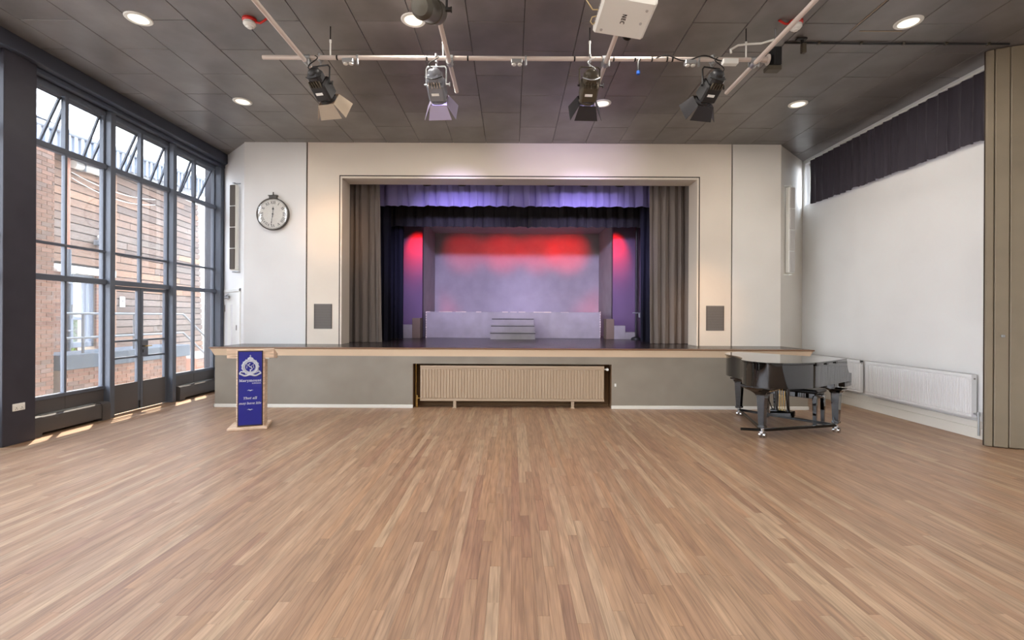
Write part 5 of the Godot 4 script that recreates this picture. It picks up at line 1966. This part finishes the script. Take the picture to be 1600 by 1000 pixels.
	for e in [[0, 1], [1, 2], [2, 0]]:
		var a: Vector3 = legs[e[0]] + Vector3(0, 0.10, 0)
		var c: Vector3 = legs[e[1]] + Vector3(0, 0.10, 0)
		var d := (c - a)
		var m := d.length()
		df.xf = Transform3D(Basis(d.normalized(), Vector3.UP, d.normalized().cross(Vector3.UP)), (a + c) * 0.5)
		df.box(Vector3.ZERO, Vector3(m, 0.035, 0.035), 0.004)
	df.xf = Transform3D()
	df.rod(legs[2] + Vector3(0, 0.10, 0), legs[2] + Vector3(0.2, 0.10, -0.16), 0.018, 8)
	part("dolly_frame", df, M.piano_satin, o)
	# pedal lyre
	var ly := MB.new()
	for s in [-1.0, 1.0]:
		ly.tube([Vector3(0.09 * s, 0.60, -0.06), Vector3(0.075 * s, 0.40, -0.06), Vector3(0.085 * s, 0.2, -0.06)], 0.022, 8)
	ly.box(Vector3(0, 0.165, -0.05), Vector3(0.30, 0.085, 0.14), 0.01)
	ly.box(Vector3(0, 0.59, -0.06), Vector3(0.28, 0.03, 0.10), 0.006)
	var lyre := part("pedal_lyre", ly, M.piano, o)
	var rd := MB.new()
	for x in [-0.035, 0.0, 0.035]:
		rd.rod(Vector3(x, 0.6, -0.06), Vector3(x, 0.2, -0.06), 0.006, 8)
	part("pedal_rod", rd, M.brass, lyre)
	var bc := MB.new()
	for s in [-1.0, 1.0]:
		bc.rod(Vector3(0.11 * s, 0.19, -0.1), Vector3(0.16 * s, 0.64, -0.38), 0.008, 8)
	part("brace", bc, M.piano_satin, lyre)
	for x in [-0.06, 0.0, 0.06]:
		var pd := MB.new()
		pd.box(Vector3(x, 0.135, 0.07), Vector3(0.028, 0.012, 0.12), 0.005)
		part("pedal", pd, M.brass, lyre)
	# bench
	var bn := thing("piano_bench", "black padded piano bench tucked behind the grand piano", "bench", Vector3.ZERO)
	bn.transform = Transform3D(o.transform.basis, Vector3(4.29, 0, -7.33))
	var se := MB.new()
	se.box(Vector3(0, 0.475, 0), Vector3(0.76, 0.06, 0.36), 0.025)
	part("cushion", se, M.leather, bn)
	var ap := MB.new()
	ap.box(Vector3(0, 0.41, 0), Vector3(0.70, 0.075, 0.30), 0.006)
	part("apron", ap, M.piano, bn)
	for sx in [-1.0, 1.0]:
		for sz in [-1.0, 1.0]:
			var lg := MB.new()
			var p := Vector3(0.335 * sx, 0, 0.14 * sz)
			var a := []
			var c := []
			for q in [[-1.0, -1.0], [1.0, -1.0], [1.0, 1.0], [-1.0, 1.0]]:
				a.append(p + Vector3(q[0] * 0.028, 0.42, q[1] * 0.028))
				c.append(p + Vector3(q[0] * 0.02, 0.0, q[1] * 0.02))
			for e in 4:
				lg.poly([a[e], a[(e + 1) % 4], c[(e + 1) % 4], c[e]], p + Vector3(0, 0.2, 0))
			lg.poly(c, p + Vector3(0, 0.2, 0))
			part("leg", lg, M.piano, bn)
	var kn := MB.new()
	for s in [-1.0, 1.0]:
		kn.rod(Vector3(0.35 * s, 0.41, 0), Vector3(0.41 * s, 0.41, 0), 0.03, 14)
	part("height_knob", kn, M.chrome, bn)
